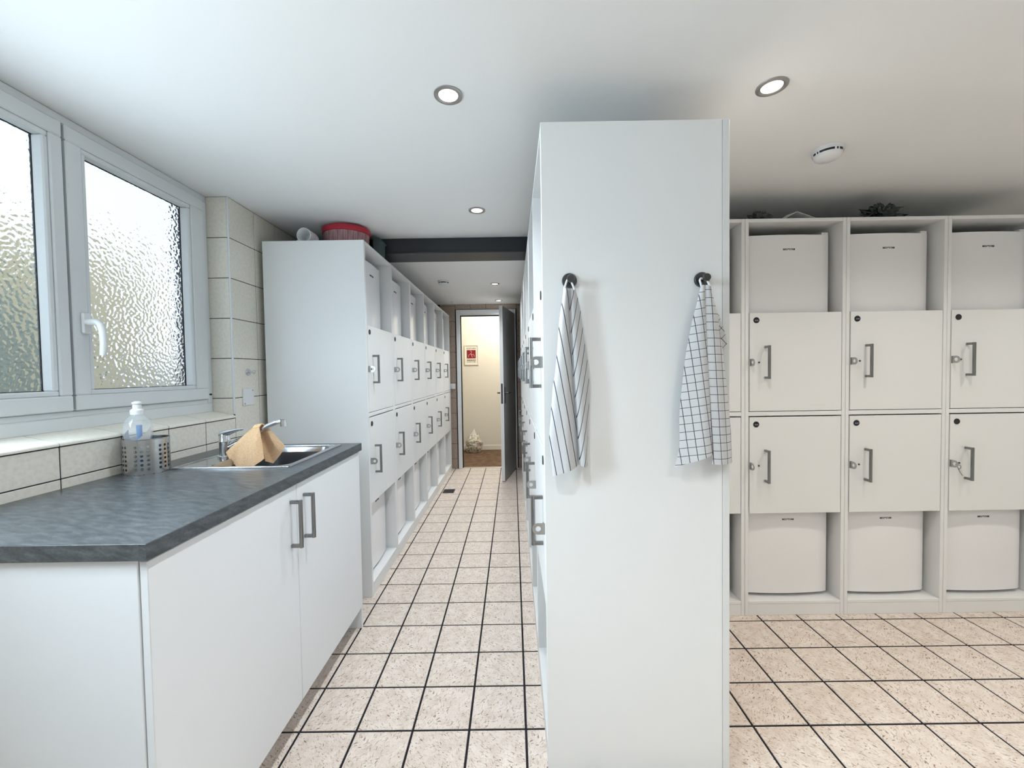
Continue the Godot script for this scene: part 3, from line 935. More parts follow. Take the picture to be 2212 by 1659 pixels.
func build_counter_things() -> void:
	# perforated cutlery holder
	var at := Vector3(-1.324, 0.9205, -1.463)
	var h := thing("cutlery_holder", "perforated stainless steel cutlery holder on the worktop", "holder", at)
	var R := 0.0655
	var hh := 0.122
	var mb := MB.new()
	var NC := 24
	var rows := [0.0, 0.012]
	for k in 6: rows.append(0.012 + 0.0155 * (k + 1))
	rows.append(hh)
	var cyl := func(a: float, y: float, r: float) -> Vector3: return Vector3(r * sin(a), y, r * cos(a))
	for side in [[R, 1.0], [R - 0.0012, -1.0]]:
		var r: float = side[0]
		var sg: float = side[1]
		for i in NC:
			var a0 := TAU * (i - 0.5) / NC
			var a1 := TAU * (i + 0.5) / NC
			for j in rows.size() - 1:
				var y0: float = rows[j]; var y1: float = rows[j + 1]
				var hole: bool = i % 4 != 0 and j >= 1 and j <= 6
				if not hole:
					for s in 2:
						var b0 := lerpf(a0, a1, s / 2.0); var b1 := lerpf(a0, a1, (s + 1) / 2.0)
						var n0 := Vector3(sin(b0), 0, cos(b0)) * sg; var n1 := Vector3(sin(b1), 0, cos(b1)) * sg
						mb.tri(cyl.call(b0, y0, r), cyl.call(b1, y0, r), cyl.call(b1, y1, r), n0, n1, n1)
						mb.tri(cyl.call(b0, y0, r), cyl.call(b1, y1, r), cyl.call(b0, y1, r), n0, n1, n0)
				else:
					var am := (a0 + a1) / 2.0; var ym := (y0 + y1) / 2.0
					for s in 16:
						var q := []
						for w in 2:
							var t := TAU * (s + w) / 16.0
							var d := Vector2(cos(t), sin(t))
							var k := 1.0 / maxf(absf(d.x), absf(d.y))
							q.append([Vector2(am + d.x * k * (a1 - a0) / 2.0, ym + d.y * k * (y1 - y0) / 2.0), Vector2(am + d.x * 0.0046 / r, ym + d.y * 0.0046)])
						var V := []
						var Nn := []
						for p in [q[0][0], q[1][0], q[1][1], q[0][1]]:
							V.append(cyl.call(p.x, p.y, r)); Nn.append(Vector3(sin(p.x), 0, cos(p.x)) * sg)
						mb.tri(V[0], V[1], V[2], Nn[0], Nn[1], Nn[2]); mb.tri(V[0], V[2], V[3], Nn[0], Nn[2], Nn[3])
	part(h, "wall", mb.done(), M.brushed)
	var lip := MB.new()
	lip.lathe([Vector2(R - 0.002, hh - 0.001), Vector2(R + 0.0014, hh - 0.002), Vector2(R + 0.0016, hh + 0.001), Vector2(R, hh + 0.0022), Vector2(R - 0.002, hh + 0.001)], 48)
	part(h, "rolled_lip", lip.done(), M.brushed)
	var bt := MB.new()
	bt.lathe([Vector2(0, 0.0), Vector2(R, 0.0), Vector2(R, 0.002), Vector2(0, 0.002)], 32)
	part(h, "bottom", bt.done(), M.dark_steel)

	# washing-up bottle standing in the holder
	var b := thing("soap_bottle", "nearly empty clear washing-up bottle standing in the cutlery holder", "bottle", at + Vector3(-0.018, 0.0025, 0.012))
	var pr := [Vector2(0, 0.0), Vector2(0.026, 0.0), Vector2(0.032, 0.006), Vector2(0.033, 0.10), Vector2(0.0405, 0.135), Vector2(0.0405, 0.158), Vector2(0.036, 0.180), Vector2(0.026, 0.196), Vector2(0.0185, 0.204), Vector2(0.017, 0.21)]
	var bb := MB.new()
	bb.lathe(pr, 36)
	part(b, "shell", bb.done(), M.bottle)
	var cp := MB.new()
	cp.lathe([Vector2(0, 0.206), Vector2(0.0195, 0.206), Vector2(0.0195, 0.221), Vector2(0.0155, 0.225), Vector2(0.0125, 0.227), Vector2(0.0125, 0.239), Vector2(0.0105, 0.241), Vector2(0.015, 0.245), Vector2(0.0135, 0.2495), Vector2(0.006, 0.253), Vector2(0, 0.253)], 28)
	part(b, "cap", cp.done(), M.white_plastic)
	var br := MB.new()
	br.tube([Vector3(0.006, 0.01, 0), Vector3(0.006, 0.10, 0), Vector3(0.005, 0.168, 0)], [0.006, 0.0075, 0.0085], 10)
	part(b, "blue_dosing_tube", br.done(), mat(rgb(70, 132, 196), 0.5))
	# neck label with a V-shaped cut: two wedges left and right
	var lbl := func(a0: float, a1: float, y0: float, ytop0: float, ytop1: float, m: Material, called: String) -> void:
		var q := MB.new()
		var fn := func(u: float, v: float) -> Vector3:
			var a := lerpf(a0, a1, u)
			var yy := lerpf(y0, lerpf(ytop0, ytop1, u), v)
			var r := 0.0336 if yy < 0.10 else lerpf(0.0336, 0.0412, clampf((yy - 0.10) / 0.035, 0.0, 1.0))
			return Vector3(r * sin(a), yy, r * cos(a))
		q.sheet(10, 8, fn, func(u, v): return Vector2(u, v), 0.0, 1.0)
		part(b, called, q.done(), m)
	lbl.call(-1.75, -0.75, 0.112, 0.152, 0.114, mat(rgb(40, 52, 96), 0.4), "label_wedge")
	lbl.call(-1.75, -0.75, 0.06, 0.112, 0.112, M.print_white, "label_band")
	lbl.call(0.55, 1.75, 0.06, 0.112, 0.164, M.print_white, "label_wedge")

	# wall hook and blank plate on the tiled pier
	wall_hook("robe_hook", "small chrome hook on the beige tiles above the blank plate", Vector3(XW, 1.28, -2.156), PI / 2.0, 0.019, M.chrome, "")
	var pl := thing("blank_plate", "white square blanking plate on the tiles left of the lockers", "cover plate", Vector3(XW, 1.15, -2.15), PI / 2.0)
	boxpart(pl, "cover", Vector3(-0.043, -0.044, 0.0), Vector3(0.043, 0.044, 0.006), M.white_plastic, 0.002)
	for s in [Vector3(0.033, 0.034, 0.006), Vector3(-0.033, -0.034, 0.006)]:
		part(pl, "screw", screw_mesh, M.steel, s - Vector3(0, 0, 0.0025))

func wall_hook(called: String, label: String, at: Vector3, turn: float, r: float, m: Material, group: String) -> void:
	var h := thing(called, label, "hook", at, turn, group)
	part(h, "rosette", disc_mesh(r, 0.007, 32), m)
	var pg := MB.new()
	pg.xf = Transform3D(Basis(Vector3.RIGHT, PI / 2.0), Vector3.ZERO)
	pg.lathe([Vector2(0, 0.005), Vector2(r * 0.3, 0.005), Vector2(r * 0.3, 0.026), Vector2(r * 0.5, 0.03), Vector2(r * 0.52, 0.036), Vector2(r * 0.45, 0.039), Vector2(0, 0.039)], 20)
	part(h, "peg", pg.done(), m)

# ---------------------------------------------------------------- towels on the tall panel
const ZP := -1.235

func along(curve: Array, y: float) -> float:
	if y <= curve[0].y:
		return curve[0].x
	for i in curve.size() - 1:
		if y <= curve[i + 1].y:
			return lerpf(curve[i].x, curve[i + 1].x, (y - curve[i].y) / (curve[i + 1].y - curve[i].y))
	return curve[-1].x

# towel panels are drawn on a sketch in 0.42-mm units, x to the right and y down from the hook
func sk(x: float, y: float, z: float, o: Vector3) -> Vector3:
	return Vector3(o.x + x * 0.000413, o.y - y * 0.000413, o.z + z)

func towel_panel(root: Node3D, called: String, lc: Array, rc: Array, y0: float, yb0: float, yb1: float, zf: Callable, uvf: Callable, m: Material) -> void:
	var mb := MB.new()
	var f := func(u: float, v: float) -> Vector3:
		var yb := lerpf(yb0, yb1, u)
		var y := lerpf(y0, yb, v)
		var x := lerpf(along(lc, y), along(rc, y), u)
		return sk(x, y, zf.call(u, v), Vector3.ZERO)
	var g := func(u: float, v: float) -> Vector2:
		var y := lerpf(y0, lerpf(yb0, yb1, u), v)
		return uvf.call(lerpf(along(lc, y), along(rc, y), u), y)
	mb.sheet(36, 70, f, g, 0.0025, -1.0)
	part(root, called, mb.done(), m)

func build_towels() -> void:
	var k := 0.9741      # towels hang about 3 cm in front of the panel
	var place := func(x: float, y: float) -> Vector3: return Vector3(x * k, 1.259 + (y - 1.259) * k, ZP + 0.032)
	wall_hook("towel_hook", "round steel hook holding the striped towel", Vector3(0.174, 1.53, ZP + 0.0005), 0.0, 0.0225, M.dark_steel, "towel hooks on the tall panel")
	wall_hook("towel_hook", "round steel hook holding the checked towel", Vector3(0.570, 1.527, ZP + 0.0005), 0.0, 0.0225, M.dark_steel, "towel hooks on the tall panel")
	# striped towel; sketch origin = left hook
	var o1: Vector3 = place.call(0.174, 1.528)
	var t1 := thing("tea_towel", "white tea towel with thin navy stripes on the left hook", "towel", o1, 0.0, "tea towels on the tall panel")
	var A := func(pts: Array, ox: float, oy: float) -> Array:
		var q := []
		for p in pts: q.append(Vector2(p[0] - ox, p[1] - oy))
		return q
	var ox := 265.0; var oy := 155.0
	var L: Array = A.call([[222, 215], [205, 330], [190, 420], [175, 600], [155, 800], [137, 900], [125, 1050], [116, 1150], [106, 1260], [118, 1400], [130, 1530]], ox, oy)
	var F: Array = A.call([[266, 205], [268, 400], [278, 620], [292, 900], [308, 1150], [325, 1470]], ox, oy)
	var Rr: Array = A.call([[312, 215], [330, 280], [345, 350], [370, 550], [398, 750], [408, 900], [405, 1050], [396, 1250], [394, 1480]], ox, oy)
	var z1 := func(u: float, v: float) -> float: return 0.004 + 0.020 * sin(PI * pow(u, 0.8)) * (0.35 + 0.65 * sqrt(v)) - 0.014 * pow(u, 5.0) + 0.003 * sin(9.0 * u + 2.0 * v) * v
	towel_panel(t1, "left_fold", L, F, 205.0 - oy, 1535.0 - oy, 1466.0 - oy, z1, func(x, y): return Vector2((x - 0.17 * y) / 52.0 + 0.1, y / 52.0), M.towel_stripe)
	var z2 := func(u: float, v: float) -> float: return -0.006 + 0.024 * sin(PI * pow(u, 0.6)) * (0.35 + 0.65 * sqrt(v)) - 0.020 * pow(u, 3.0) * v + 0.003 * sin(8.0 * u + 3.0 * v) * v
	towel_panel(t1, "right_fold", F, Rr, 205.0 - oy, 1462.0 - oy, 1484.0 - oy, z2, func(x, y): return Vector2((x + 0.21 * y) / 40.0 + 0.4, y / 52.0), M.towel_stripe)
	var lp := MB.new()
	lp.tube([sk(-38, 60, 0.002, Vector3.ZERO), sk(-26, 20, 0.0, Vector3.ZERO), sk(-14, -12, -0.004, Vector3.ZERO), sk(10, -12, -0.004, Vector3.ZERO), sk(22, 20, 0.0, Vector3.ZERO), sk(36, 60, 0.002, Vector3.ZERO)], 0.003, 8)
	part(t1, "hanging_loop", lp.done(), M.towel_plain)
	# checked towel; sketch origin = right hook
	var o2: Vector3 = place.call(0.572, 1.526)
	var t2 := thing("tea_towel", "white tea towel with navy checks on the right hook", "towel", o2, 0.0, "tea towels on the tall panel")
	ox = 1216.0; oy = 158.0
	L = A.call([[1205, 195], [1185, 280], [1168, 350], [1140, 450], [1118, 560], [1098, 660], [1075, 840], [1057, 1000], [1046, 1150], [1050, 1280], [1044, 1370], [1010, 1490]], ox, oy)
	F = A.call([[1232, 195], [1236, 400], [1244, 700], [1256, 1000], [1264, 1250], [1272, 1400]], ox, oy)
	Rr = A.call([[1272, 195], [1300, 300], [1328, 400], [1345, 540], [1365, 650], [1384, 800], [1404, 950], [1420, 1100], [1434, 1250], [1444, 1470]], ox, oy)
	var z3 := func(u: float, v: float) -> float: return 0.003 + 0.016 * sin(PI * u) * (0.3 + 0.7 * v) + 0.013 * pow(u, 2.0) * v + 0.003 * sin(7.0 * u + 2.0) * v
	towel_panel(t2, "left_fold", L, F, 195.0 - oy, 1482.0 - oy, 1392.0 - oy, z3, func(x, y): return Vector2((x - 0.12 * y) / 55.0 + 0.2, (y + 0.15 * x) / 57.0), M.towel_check)
	var z4 := func(u: float, v: float) -> float: return 0.003 + 0.012 * (1.0 - u) * v + 0.010 * sin(PI * u) * (0.4 + 0.6 * v) - 0.016 * u * u * v
	towel_panel(t2, "right_fold", F, Rr, 195.0 - oy, 1462.0 - oy, 1468.0 - oy, z4, func(x, y): return Vector2((x - 0.05 * y) / 54.0 + 0.5, (y - 0.02 * x) / 57.0 + 0.3), M.towel_check)
	var f0: Array = A.call([[1318, 350], [1340, 420], [1350, 560], [1362, 652]], ox, oy)
	var f1: Array = A.call([[1326, 360], [1352, 405], [1384, 500], [1410, 590], [1400, 648]], ox, oy)
	towel_panel(t2, "side_corner", f0, f1, 355.0 - oy, 652.0 - oy, 646.0 - oy, func(u, v): return -0.008 - 0.004 * u, func(x, y): return Vector2((x - y) / 75.0, (x + y) / 75.0), M.towel_check)
	lp = MB.new()
	lp.tube([sk(-8, 46, 0.004, Vector3.ZERO), sk(-16, 0, 0.0, Vector3.ZERO), sk(-6, -14, -0.004, Vector3.ZERO), sk(18, -14, -0.004, Vector3.ZERO), sk(36, 0, 0.0, Vector3.ZERO), sk(52, 46, 0.004, Vector3.ZERO)], 0.003, 8)
	part(t2, "hanging_loop", lp.done(), M.towel_plain)

# ---------------------------------------------------------------- ceiling fittings
func ceiling_spot(label: String, x: float, z: float, energy: float, color: Color) -> void:
	var s := thing("ceiling_spot", label, "spotlight", Vector3(x, H, z), 0.0, "recessed ceiling spots")
	var ring := MB.new()
	ring.xf = Transform3D(Basis(Vector3.RIGHT, PI), Vector3.ZERO)
	ring.lathe([Vector2(0.031, 0.0002), Vector2(0.046, 0.0002), Vector2(0.0455, 0.003), Vector2(0.040, 0.0055), Vector2(0.034, 0.0048), Vector2(0.031, 0.002), Vector2(0.031, 0.0002)], 40)
	part(s, "trim_ring", ring.done(), M.nickel)
	var ln := MB.new()
	ln.xf = ring.xf
	ln.lathe([Vector2(0, 0.0003), Vector2(0.0305, 0.0003), Vector2(0.0305, 0.002), Vector2(0.022, 0.0045), Vector2(0.01, 0.006), Vector2(0, 0.0062)], 32)
	part(s, "lamp_lens", ln.done(), M.lens)
	var l := SpotLight3D.new()
	l.name = "lamp_light"
	l.position = Vector3(0, -0.012, 0)
	l.rotation = Vector3(-PI / 2.0, 0, 0)
	l.spot_angle = 68.0
	l.spot_angle_attenuation = 0.9
	l.spot_range = 12.0
	l.spot_attenuation = 2.0
	l.light_energy = energy
	l.light_color = color
	l.light_size = 0.03
	l.shadow_enabled = true
	s.add_child(l)

func smoke_detector(label: String, x: float, z: float, turn: float) -> void:
	var s := thing("smoke_detector", label, "smoke detector", Vector3(x, H, z), turn, "ceiling smoke detectors")
	var b := MB.new()
	b.xf = Transform3D(Basis(Vector3.RIGHT, PI), Vector3.ZERO)
	b.lathe([Vector2(0, 0.0002), Vector2(0.054, 0.0002), Vector2(0.054, 0.009), Vector2(0.051, 0.011), Vector2(0, 0.011)], 40)
	part(s, "base", b.done(), M.white_plastic)
	var c := MB.new()
	c.xf = b.xf
	c.lathe([Vector2(0, 0.0112), Vector2(0.052, 0.0112), Vector2(0.050, 0.026), Vector2(0.046, 0.036), Vector2(0.036, 0.043), Vector2(0, 0.0445)], 40)
	part(s, "cover", c.done(), M.white_plastic)
	for seg in [[-0.55, 0.45], [0.6, 0.72], [0.85, 1.2], [-0.75, -0.65], [-1.15, -0.88], [1.45, 2.2], [2.5, 3.3], [-2.3, -1.5]]:
		var q := MB.new()
		var fn := func(u: float, v: float) -> Vector3:
			var a := lerpf(seg[0], seg[1], u)
			var r := lerpf(0.0514, 0.0504, v)
			return Vector3(r * sin(a), -lerpf(0.0165, 0.0245, v), r * cos(a))
		q.sheet(8, 1, fn, func(u, v): return Vector2(u, v), 0.0006, 1.0)
		part(s, "air_slot", q.done(), M.black)

func build_ceiling_fittings() -> void:
	var warm := Color(1.0, 0.97, 0.925)
	var cool := Color(0.96, 0.985, 1.0)
	ceiling_spot("recessed ceiling spot over the aisle nearest the camera", -0.193, -1.335, SPOT, cool)
	ceiling_spot("recessed ceiling spot over the aisle just before the dark beam", -0.183, -2.267, SPOT, cool)
	ceiling_spot("recessed ceiling spot above the aisle hidden behind the dark beam", -0.176, -3.2, SPOT, cool)
	ceiling_spot("recessed ceiling spot beyond the beam, nearer of two", -0.166, -4.136, SPOT, cool)
	ceiling_spot("recessed ceiling spot beyond the beam, beside the open door", -0.162, -5.092, SPOT, cool)
	ceiling_spot("recessed ceiling spot right of the tall white panel", 0.834, -1.321, SPOT_R, warm)
	ceiling_spot("recessed ceiling spot above the right lockers mirrored in a fridge", 1.845, -1.35, SPOT_R, warm)
	ceiling_spot("recessed ceiling spot at the far right above the lockers", 2.75, -1.35, SPOT_R, warm)
	ceiling_spot("recessed ceiling spot at the right behind the camera", 2.71, -0.11, SPOT_R, warm)
	ceiling_spot("added unseen fill spot continuing the aisle row above the camera", -0.2, -0.4, SPOT, cool)  # added for fill, extending the aisle row out of view
	ceiling_spot("unseen ceiling spot added for fill left of the far right one", 1.845, -0.11, SPOT_R, warm)  # unseen lamp put in as fill, assumed from the row spacing
	ceiling_spot("added fill spot right above the camera, out of view", 0.834, -0.11, SPOT_R, warm)  # unseen fill lamp, added to lift the cabinet doors and splash tiles
	smoke_detector("white smoke detector above the right lockers", 1.301, -1.698, -0.65)
	smoke_detector("white smoke detector beyond the dark beam", -0.656, -3.976, 0.2)
	var s := thing("sprinkler_head", "tiny white ceiling fitting in the far corner above the door", "sprinkler", Vector3(-0.732, H, -5.14))
	var b := MB.new()
	b.xf = Transform3D(Basis(Vector3.RIGHT, PI), Vector3.ZERO)
	b.lathe([Vector2(0, 0.0002), Vector2(0.036, 0.0002), Vector2(0.034, 0.004), Vector2(0.014, 0.007), Vector2(0.012, 0.02), Vector2(0, 0.021)], 24)
	part(s, "body", b.done(), M.white_plastic)

# ---------------------------------------------------------------- door and hallway
func build_door_and_hall() -> void:
	var d := thing("door_1", "grey hinged door standing open into the aisle", "door", Vector3.ZERO, 0.0, "", "structure")
	var fr := MB.new()
	fr.box(Vector3(-0.727, 0, ZF - 0.13), Vector3(-0.678, 2.078, ZF + 0.018), 0.003)
	fr.box(Vector3(0.016, 0, ZF - 0.13), Vector3(0.047, 2.078, ZF + 0.018), 0.003)
	fr.box(Vector3(-0.678, 2.008, ZF - 0.13), Vector3(0.016, 2.078, ZF + 0.018), 0.003)
	part(d, "frame", fr.done(), M.frame_grey)
	var sl := MB.new()
	sl.box(Vector3(-0.679, 0, ZF - 0.06), Vector3(-0.667, 2.008, ZF - 0.012), 0.002)
	sl.box(Vector3(-0.667, 1.997, ZF - 0.06), Vector3(0.005, 2.009, ZF - 0.012), 0.002)
	part(d, "seal", sl.done(), M.rubber)
	boxpart(d, "threshold", Vector3(-0.68, -0.002, ZF - 0.05), Vector3(0.02, 0.007, ZF - 0.008), mat(rgb(214, 208, 196), 0.3, 0.6), 0.002)
	var leaf := Node3D.new()
	var hinge := Vector3(0.014, 0, -5.318)
	var tip := Vector3(-0.126, 0, -4.656)
	var dirv := (tip - hinge).normalized()
	var wid := (tip - hinge).length()
	var lf := MeshInstance3D.new()
	lf.name = "leaf"
	var mb := MB.new()
	mb.box(Vector3(0, 0.008, -0.02), Vector3(wid, 2.018, 0.02), 0.003)
	lf.mesh = mb.done()
	lf.material_override = M.door_grey
	d.add_child(lf)
	lf.transform = Transform3D(Basis(dirv, Vector3.UP, dirv.cross(Vector3.UP)), hinge)
	leaf.free()
	boxpart(lf, "edge_band", Vector3(wid - 0.0005, 0.009, -0.0195), Vector3(wid + 0.0008, 2.017, 0.0195), M.frame_grey, 0.0003)
	boxpart(lf, "lock_plate", Vector3(wid - 0.001, 0.90, -0.011), Vector3(wid + 0.0015, 1.13, 0.011), M.dark_steel, 0.0005)
	for s: float in [-1.0, 1.0]:
		boxpart(lf, "handle_plate", Vector3(wid - 0.075, 0.90, s * 0.0205 - 0.0025), Vector3(wid - 0.04, 1.09, s * 0.0205 + 0.0025), M.dark_steel, 0.001)
		var hb := MB.new()
		hb.tube([Vector3(wid - 0.057, 1.02, s * 0.02), Vector3(wid - 0.057, 1.02, s * 0.058), Vector3(wid - 0.065, 1.02, s * 0.066), Vector3(wid - 0.16, 1.018, s * 0.066)], 0.0085, 10)
		part(lf, "lever_handle", hb.done(), M.dark_steel)
	for y in [0.25, 1.05, 1.8]:
		var hg := MB.new()
		hg.tube([Vector3(0.0, y, 0.028), Vector3(0.0, y + 0.1, 0.028)], 0.007, 10)
		part(lf, "hinge", hg.done(), M.dark_steel)

	var fh := structure_box("floor_hallway", "brown carpet floor of the hallway beyond the door", "floor", Vector3(-2.4, -0.1, -6.63), Vector3(1.6, -0.001, ZF - 0.05), M.carpet)
	fh.set_meta("kind", "structure")
	structure_box("wall_hallway", "cream hallway wall seen through the open door", "wall", Vector3(-2.4, 0, -6.75), Vector3(1.6, 2.5, -6.625), M.cream)
	structure_box("wall_hallway_left", "cream left end wall of the hallway", "wall", Vector3(-2.5, 0, -6.75), Vector3(-2.4, 2.5, ZF - 0.12), M.cream)
	structure_box("wall_hallway_right", "cream right end wall of the hallway", "wall", Vector3(1.6, 0, -6.75), Vector3(1.7, 2.5, ZF - 0.12), M.cream)
	var wb := thing("wall_hallway_near", "cream hallway side of the doorway wall", "wall", Vector3.ZERO, 0.0, "", "structure")
	boxpart(wb, "slab", Vector3(-2.5, 0, ZF - 0.16), Vector3(-0.727, 2.5, ZF - 0.12), M.cream, 0.0)
	boxpart(wb, "slab", Vector3(0.047, 0, ZF - 0.16), Vector3(1.7, 2.5, ZF - 0.12), M.cream, 0.0)
	boxpart(wb, "slab", Vector3(-0.727, 2.078, ZF - 0.16), Vector3(0.047, 2.5, ZF - 0.12), M.cream, 0.0)
	structure_box("ceiling_hallway", "white hallway ceiling", "ceiling", Vector3(-2.5, 2.5, -6.75), Vector3(1.7, 2.6, ZF - 0.12), M.plaster)
	var bb := thing("baseboard_hallway", "cream skirting board along the hallway wall", "baseboard", Vector3.ZERO, 0.0, "", "structure")
	boxpart(bb, "board", Vector3(-2.4, 0.0, -6.625), Vector3(1.6, 0.075, -6.612), M.cream, 0.003)
	var hl := thing("hallway_lamp", "round ceiling lamp lighting the hallway", "lamp", Vector3(-0.1, 2.5, -5.95))
	var lm := MB.new()
	lm.xf = Transform3D(Basis(Vector3.RIGHT, PI), Vector3.ZERO)
	lm.lathe([Vector2(0, 0.0002), Vector2(0.15, 0.0002), Vector2(0.15, 0.03), Vector2(0.12, 0.06), Vector2(0, 0.08)], 32)
	part(hl, "lamp_shade", lm.done(), M.lens)
	var l := OmniLight3D.new()
	l.name = "lamp_light"
	l.position = Vector3(0, -0.13, 0)
	l.omni_range = 10.0
	l.omni_attenuation = 2.0
	l.light_energy = HALL
	l.light_color = Color(1.0, 0.97, 0.91)
	l.light_size = 0.1
	l.shadow_enabled = true
	hl.add_child(l)

	# framed notice
	var sg := thing("framed_notice", "small framed notice with a red square on the hallway wall", "notice", Vector3(-0.6645, 1.5435, -6.625))
	var fm := MB.new()
	var a := 0.1135; var b := 0.1625; var t := 0.014
	fm.box(Vector3(-a, -b, 0), Vector3(a, -b + t, 0.016), 0.003)
	fm.box(Vector3(-a, b - t, 0), Vector3(a, b, 0.016), 0.003)
	fm.box(Vector3(-a, -b + t, 0), Vector3(-a + t, b - t, 0.016), 0.003)
	fm.box(Vector3(a - t, -b + t, 0), Vector3(a, b - t, 0.016), 0.003)
	part(sg, "frame", fm.done(), mat(rgb(232, 224, 206), 0.5))
	boxpart(sg, "paper", Vector3(-a + t, -b + t, 0.001), Vector3(a - t, b - t, 0.005), mat(rgb(238, 234, 224), 0.8), 0.0)
	# red picture field with a pale climbing figure, as print
	var im := Image.create(160, 148, false, Image.FORMAT_RGB8)
	im.fill(rgb(134, 26, 40))
	var pale := rgb(222, 176, 168)
	for st in [[60, 14, 0.35, 22, 4.0], [78, 12, 1.35, 36, 4.0], [86, 46, 2.3, 40, 4.5], [60, 76, 2.75, 30, 4.5], [34, 88, 1.6, 42, 4.5], [76, 66, 1.1, 36, 8.0], [92, 84, -0.25, 34, 4.5], [124, 78, 1.3, 46, 4.5], [86, 100, 1.0, 34, 5.0]]:
		stroke(im, st[0], st[1], st[2], st[3], st[4], pale, 0.95)
	var pm := mat(Color.WHITE, 0.8)
	pm.albedo_texture = ImageTexture.create_from_image(im)
	pm.texture_repeat = false
	var pq := MB.new()
	var nz := Vector3(0, 0, 1)
	var px := -0.0755; var qx := 0.0705; var py := -0.0535; var qy := 0.0825; var pz := 0.0054
	pq.tri(Vector3(px, qy, pz), Vector3(qx, qy, pz), Vector3(qx, py, pz), nz, nz, nz, Vector2(0, 0), Vector2(1, 0), Vector2(1, 1))
	pq.tri(Vector3(px, qy, pz), Vector3(qx, py, pz), Vector3(px, py, pz), nz, nz, nz, Vector2(0, 0), Vector2(1, 1), Vector2(0, 1))
	part(sg, "red_print", pq.done(), pm)
	put_text(sg, "heading_lettering", "ACHTUNG!", 0.15, 0.02, Vector3(-0.002, 0.108, 0.0055), mat(rgb(120, 78, 70), 0.8))
	var ln := MB.new()
	for w in [[-0.072, -0.05], [-0.046, -0.022], [-0.018, 0.012], [0.016, 0.04], [0.044, 0.068]]:
		ln.box(Vector3(w[0], -0.088, 0.0048), Vector3(w[1], -0.074, 0.0056), 0.0)
	for w in [[-0.072, -0.056], [-0.048, -0.03], [-0.024, -0.004], [0.006, 0.022], [0.03, 0.066]]:
		ln.box(Vector3(w[0], -0.114, 0.0048), Vector3(w[1], -0.105, 0.0056), 0.0)
	part(sg, "small_print", ln.done(), mat(rgb(60, 46, 42), 0.8))

	# rubbish bag
	var bg := thing("rubbish_bag", "knotted translucent bag of rubbish on the hallway carpet", "bag", Vector3(-0.635, 0.0, -6.46))
	var nf := FastNoiseLite.new(); nf.seed = 12; nf.frequency = 5.0; nf.fractal_octaves = 3
	var blob := MB.new()
	var fn := func(u: float, v: float) -> Vector3:
		var th := TAU * u
		var yy := v
		var rad := 0.15 * pow(sin(PI * clampf(0.16 + 0.70 * v, 0.0, 1.0)), 0.5)
		if v > 0.7:
			rad *= lerpf(1.0, 0.30, (v - 0.7) / 0.3)
		var q := Vector3(cos(th) * rad, yy * 0.27, sin(th) * rad * 0.8)
		var w := nf.get_noise_3d(q.x * 1.0, q.y, q.z)
		q *= 1.0 + 0.30 * w
		q.y = maxf(q.y, 0.001)
		return q
	blob.sheet(56, 40, fn, func(u, v): return Vector2(u, v), 0.0, -1.0)
	part(bg, "filled_body", blob.done(), M.bag)
	var kn := MB.new()
	var fk := func(u: float, v: float) -> Vector3:
		var th := TAU * u
		var rad := lerpf(0.085, 0.004, pow(v, 0.7)) * (1.0 + 0.22 * sin(th * 5.0 + v * 3.0))
		return Vector3(cos(th) * rad - 0.012 + 0.02 * v, 0.20 + 0.17 * v, sin(th) * rad * 0.7)
	kn.sheet(48, 12, fk, func(u, v): return Vector2(u, v), 0.0, -1.0)
	part(bg, "twisted_top", kn.done(), M.bag_clear)

	# switch and floor drain
	var sw := thing("light_switch", "small white light switch on the far tiles beside the door frame", "switch", Vector3(-0.79, 1.085, ZF))
	boxpart(sw, "plate", Vector3(-0.035, -0.035, 0), Vector3(0.035, 0.035, 0.012), M.white_plastic, 0.002)
	boxpart(sw, "rocker", Vector3(-0.022, -0.022, 0.012), Vector3(0.022, 0.022, 0.016), M.white_plastic, 0.002)
	var dr := thing("floor_drain", "dark metal drain grate in the aisle floor", "drain", Vector3(-0.70, 0.0002, -4.315))
	var gm := MB.new()
	for e in [[-0.06, -0.07, 0.06, -0.06], [-0.06, 0.06, 0.06, 0.07], [-0.06, -0.06, -0.052, 0.06], [0.052, -0.06, 0.06, 0.06]]:
		gm.box(Vector3(e[0], 0, e[1]), Vector3(e[2], 0.003, e[3]), 0.0006)
	part(dr, "frame", gm.done(), M.dark_steel)
	boxpart(dr, "pan", Vector3(-0.053, 0.0, -0.061), Vector3(0.053, 0.0006, 0.061), M.black, 0.0)
	for k in 9:
		boxpart(dr, "slat", Vector3(-0.048 + 0.0115 * k, 0.0007, -0.06), Vector3(-0.042 + 0.0115 * k, 0.0026, 0.06), M.beam, 0.0005)

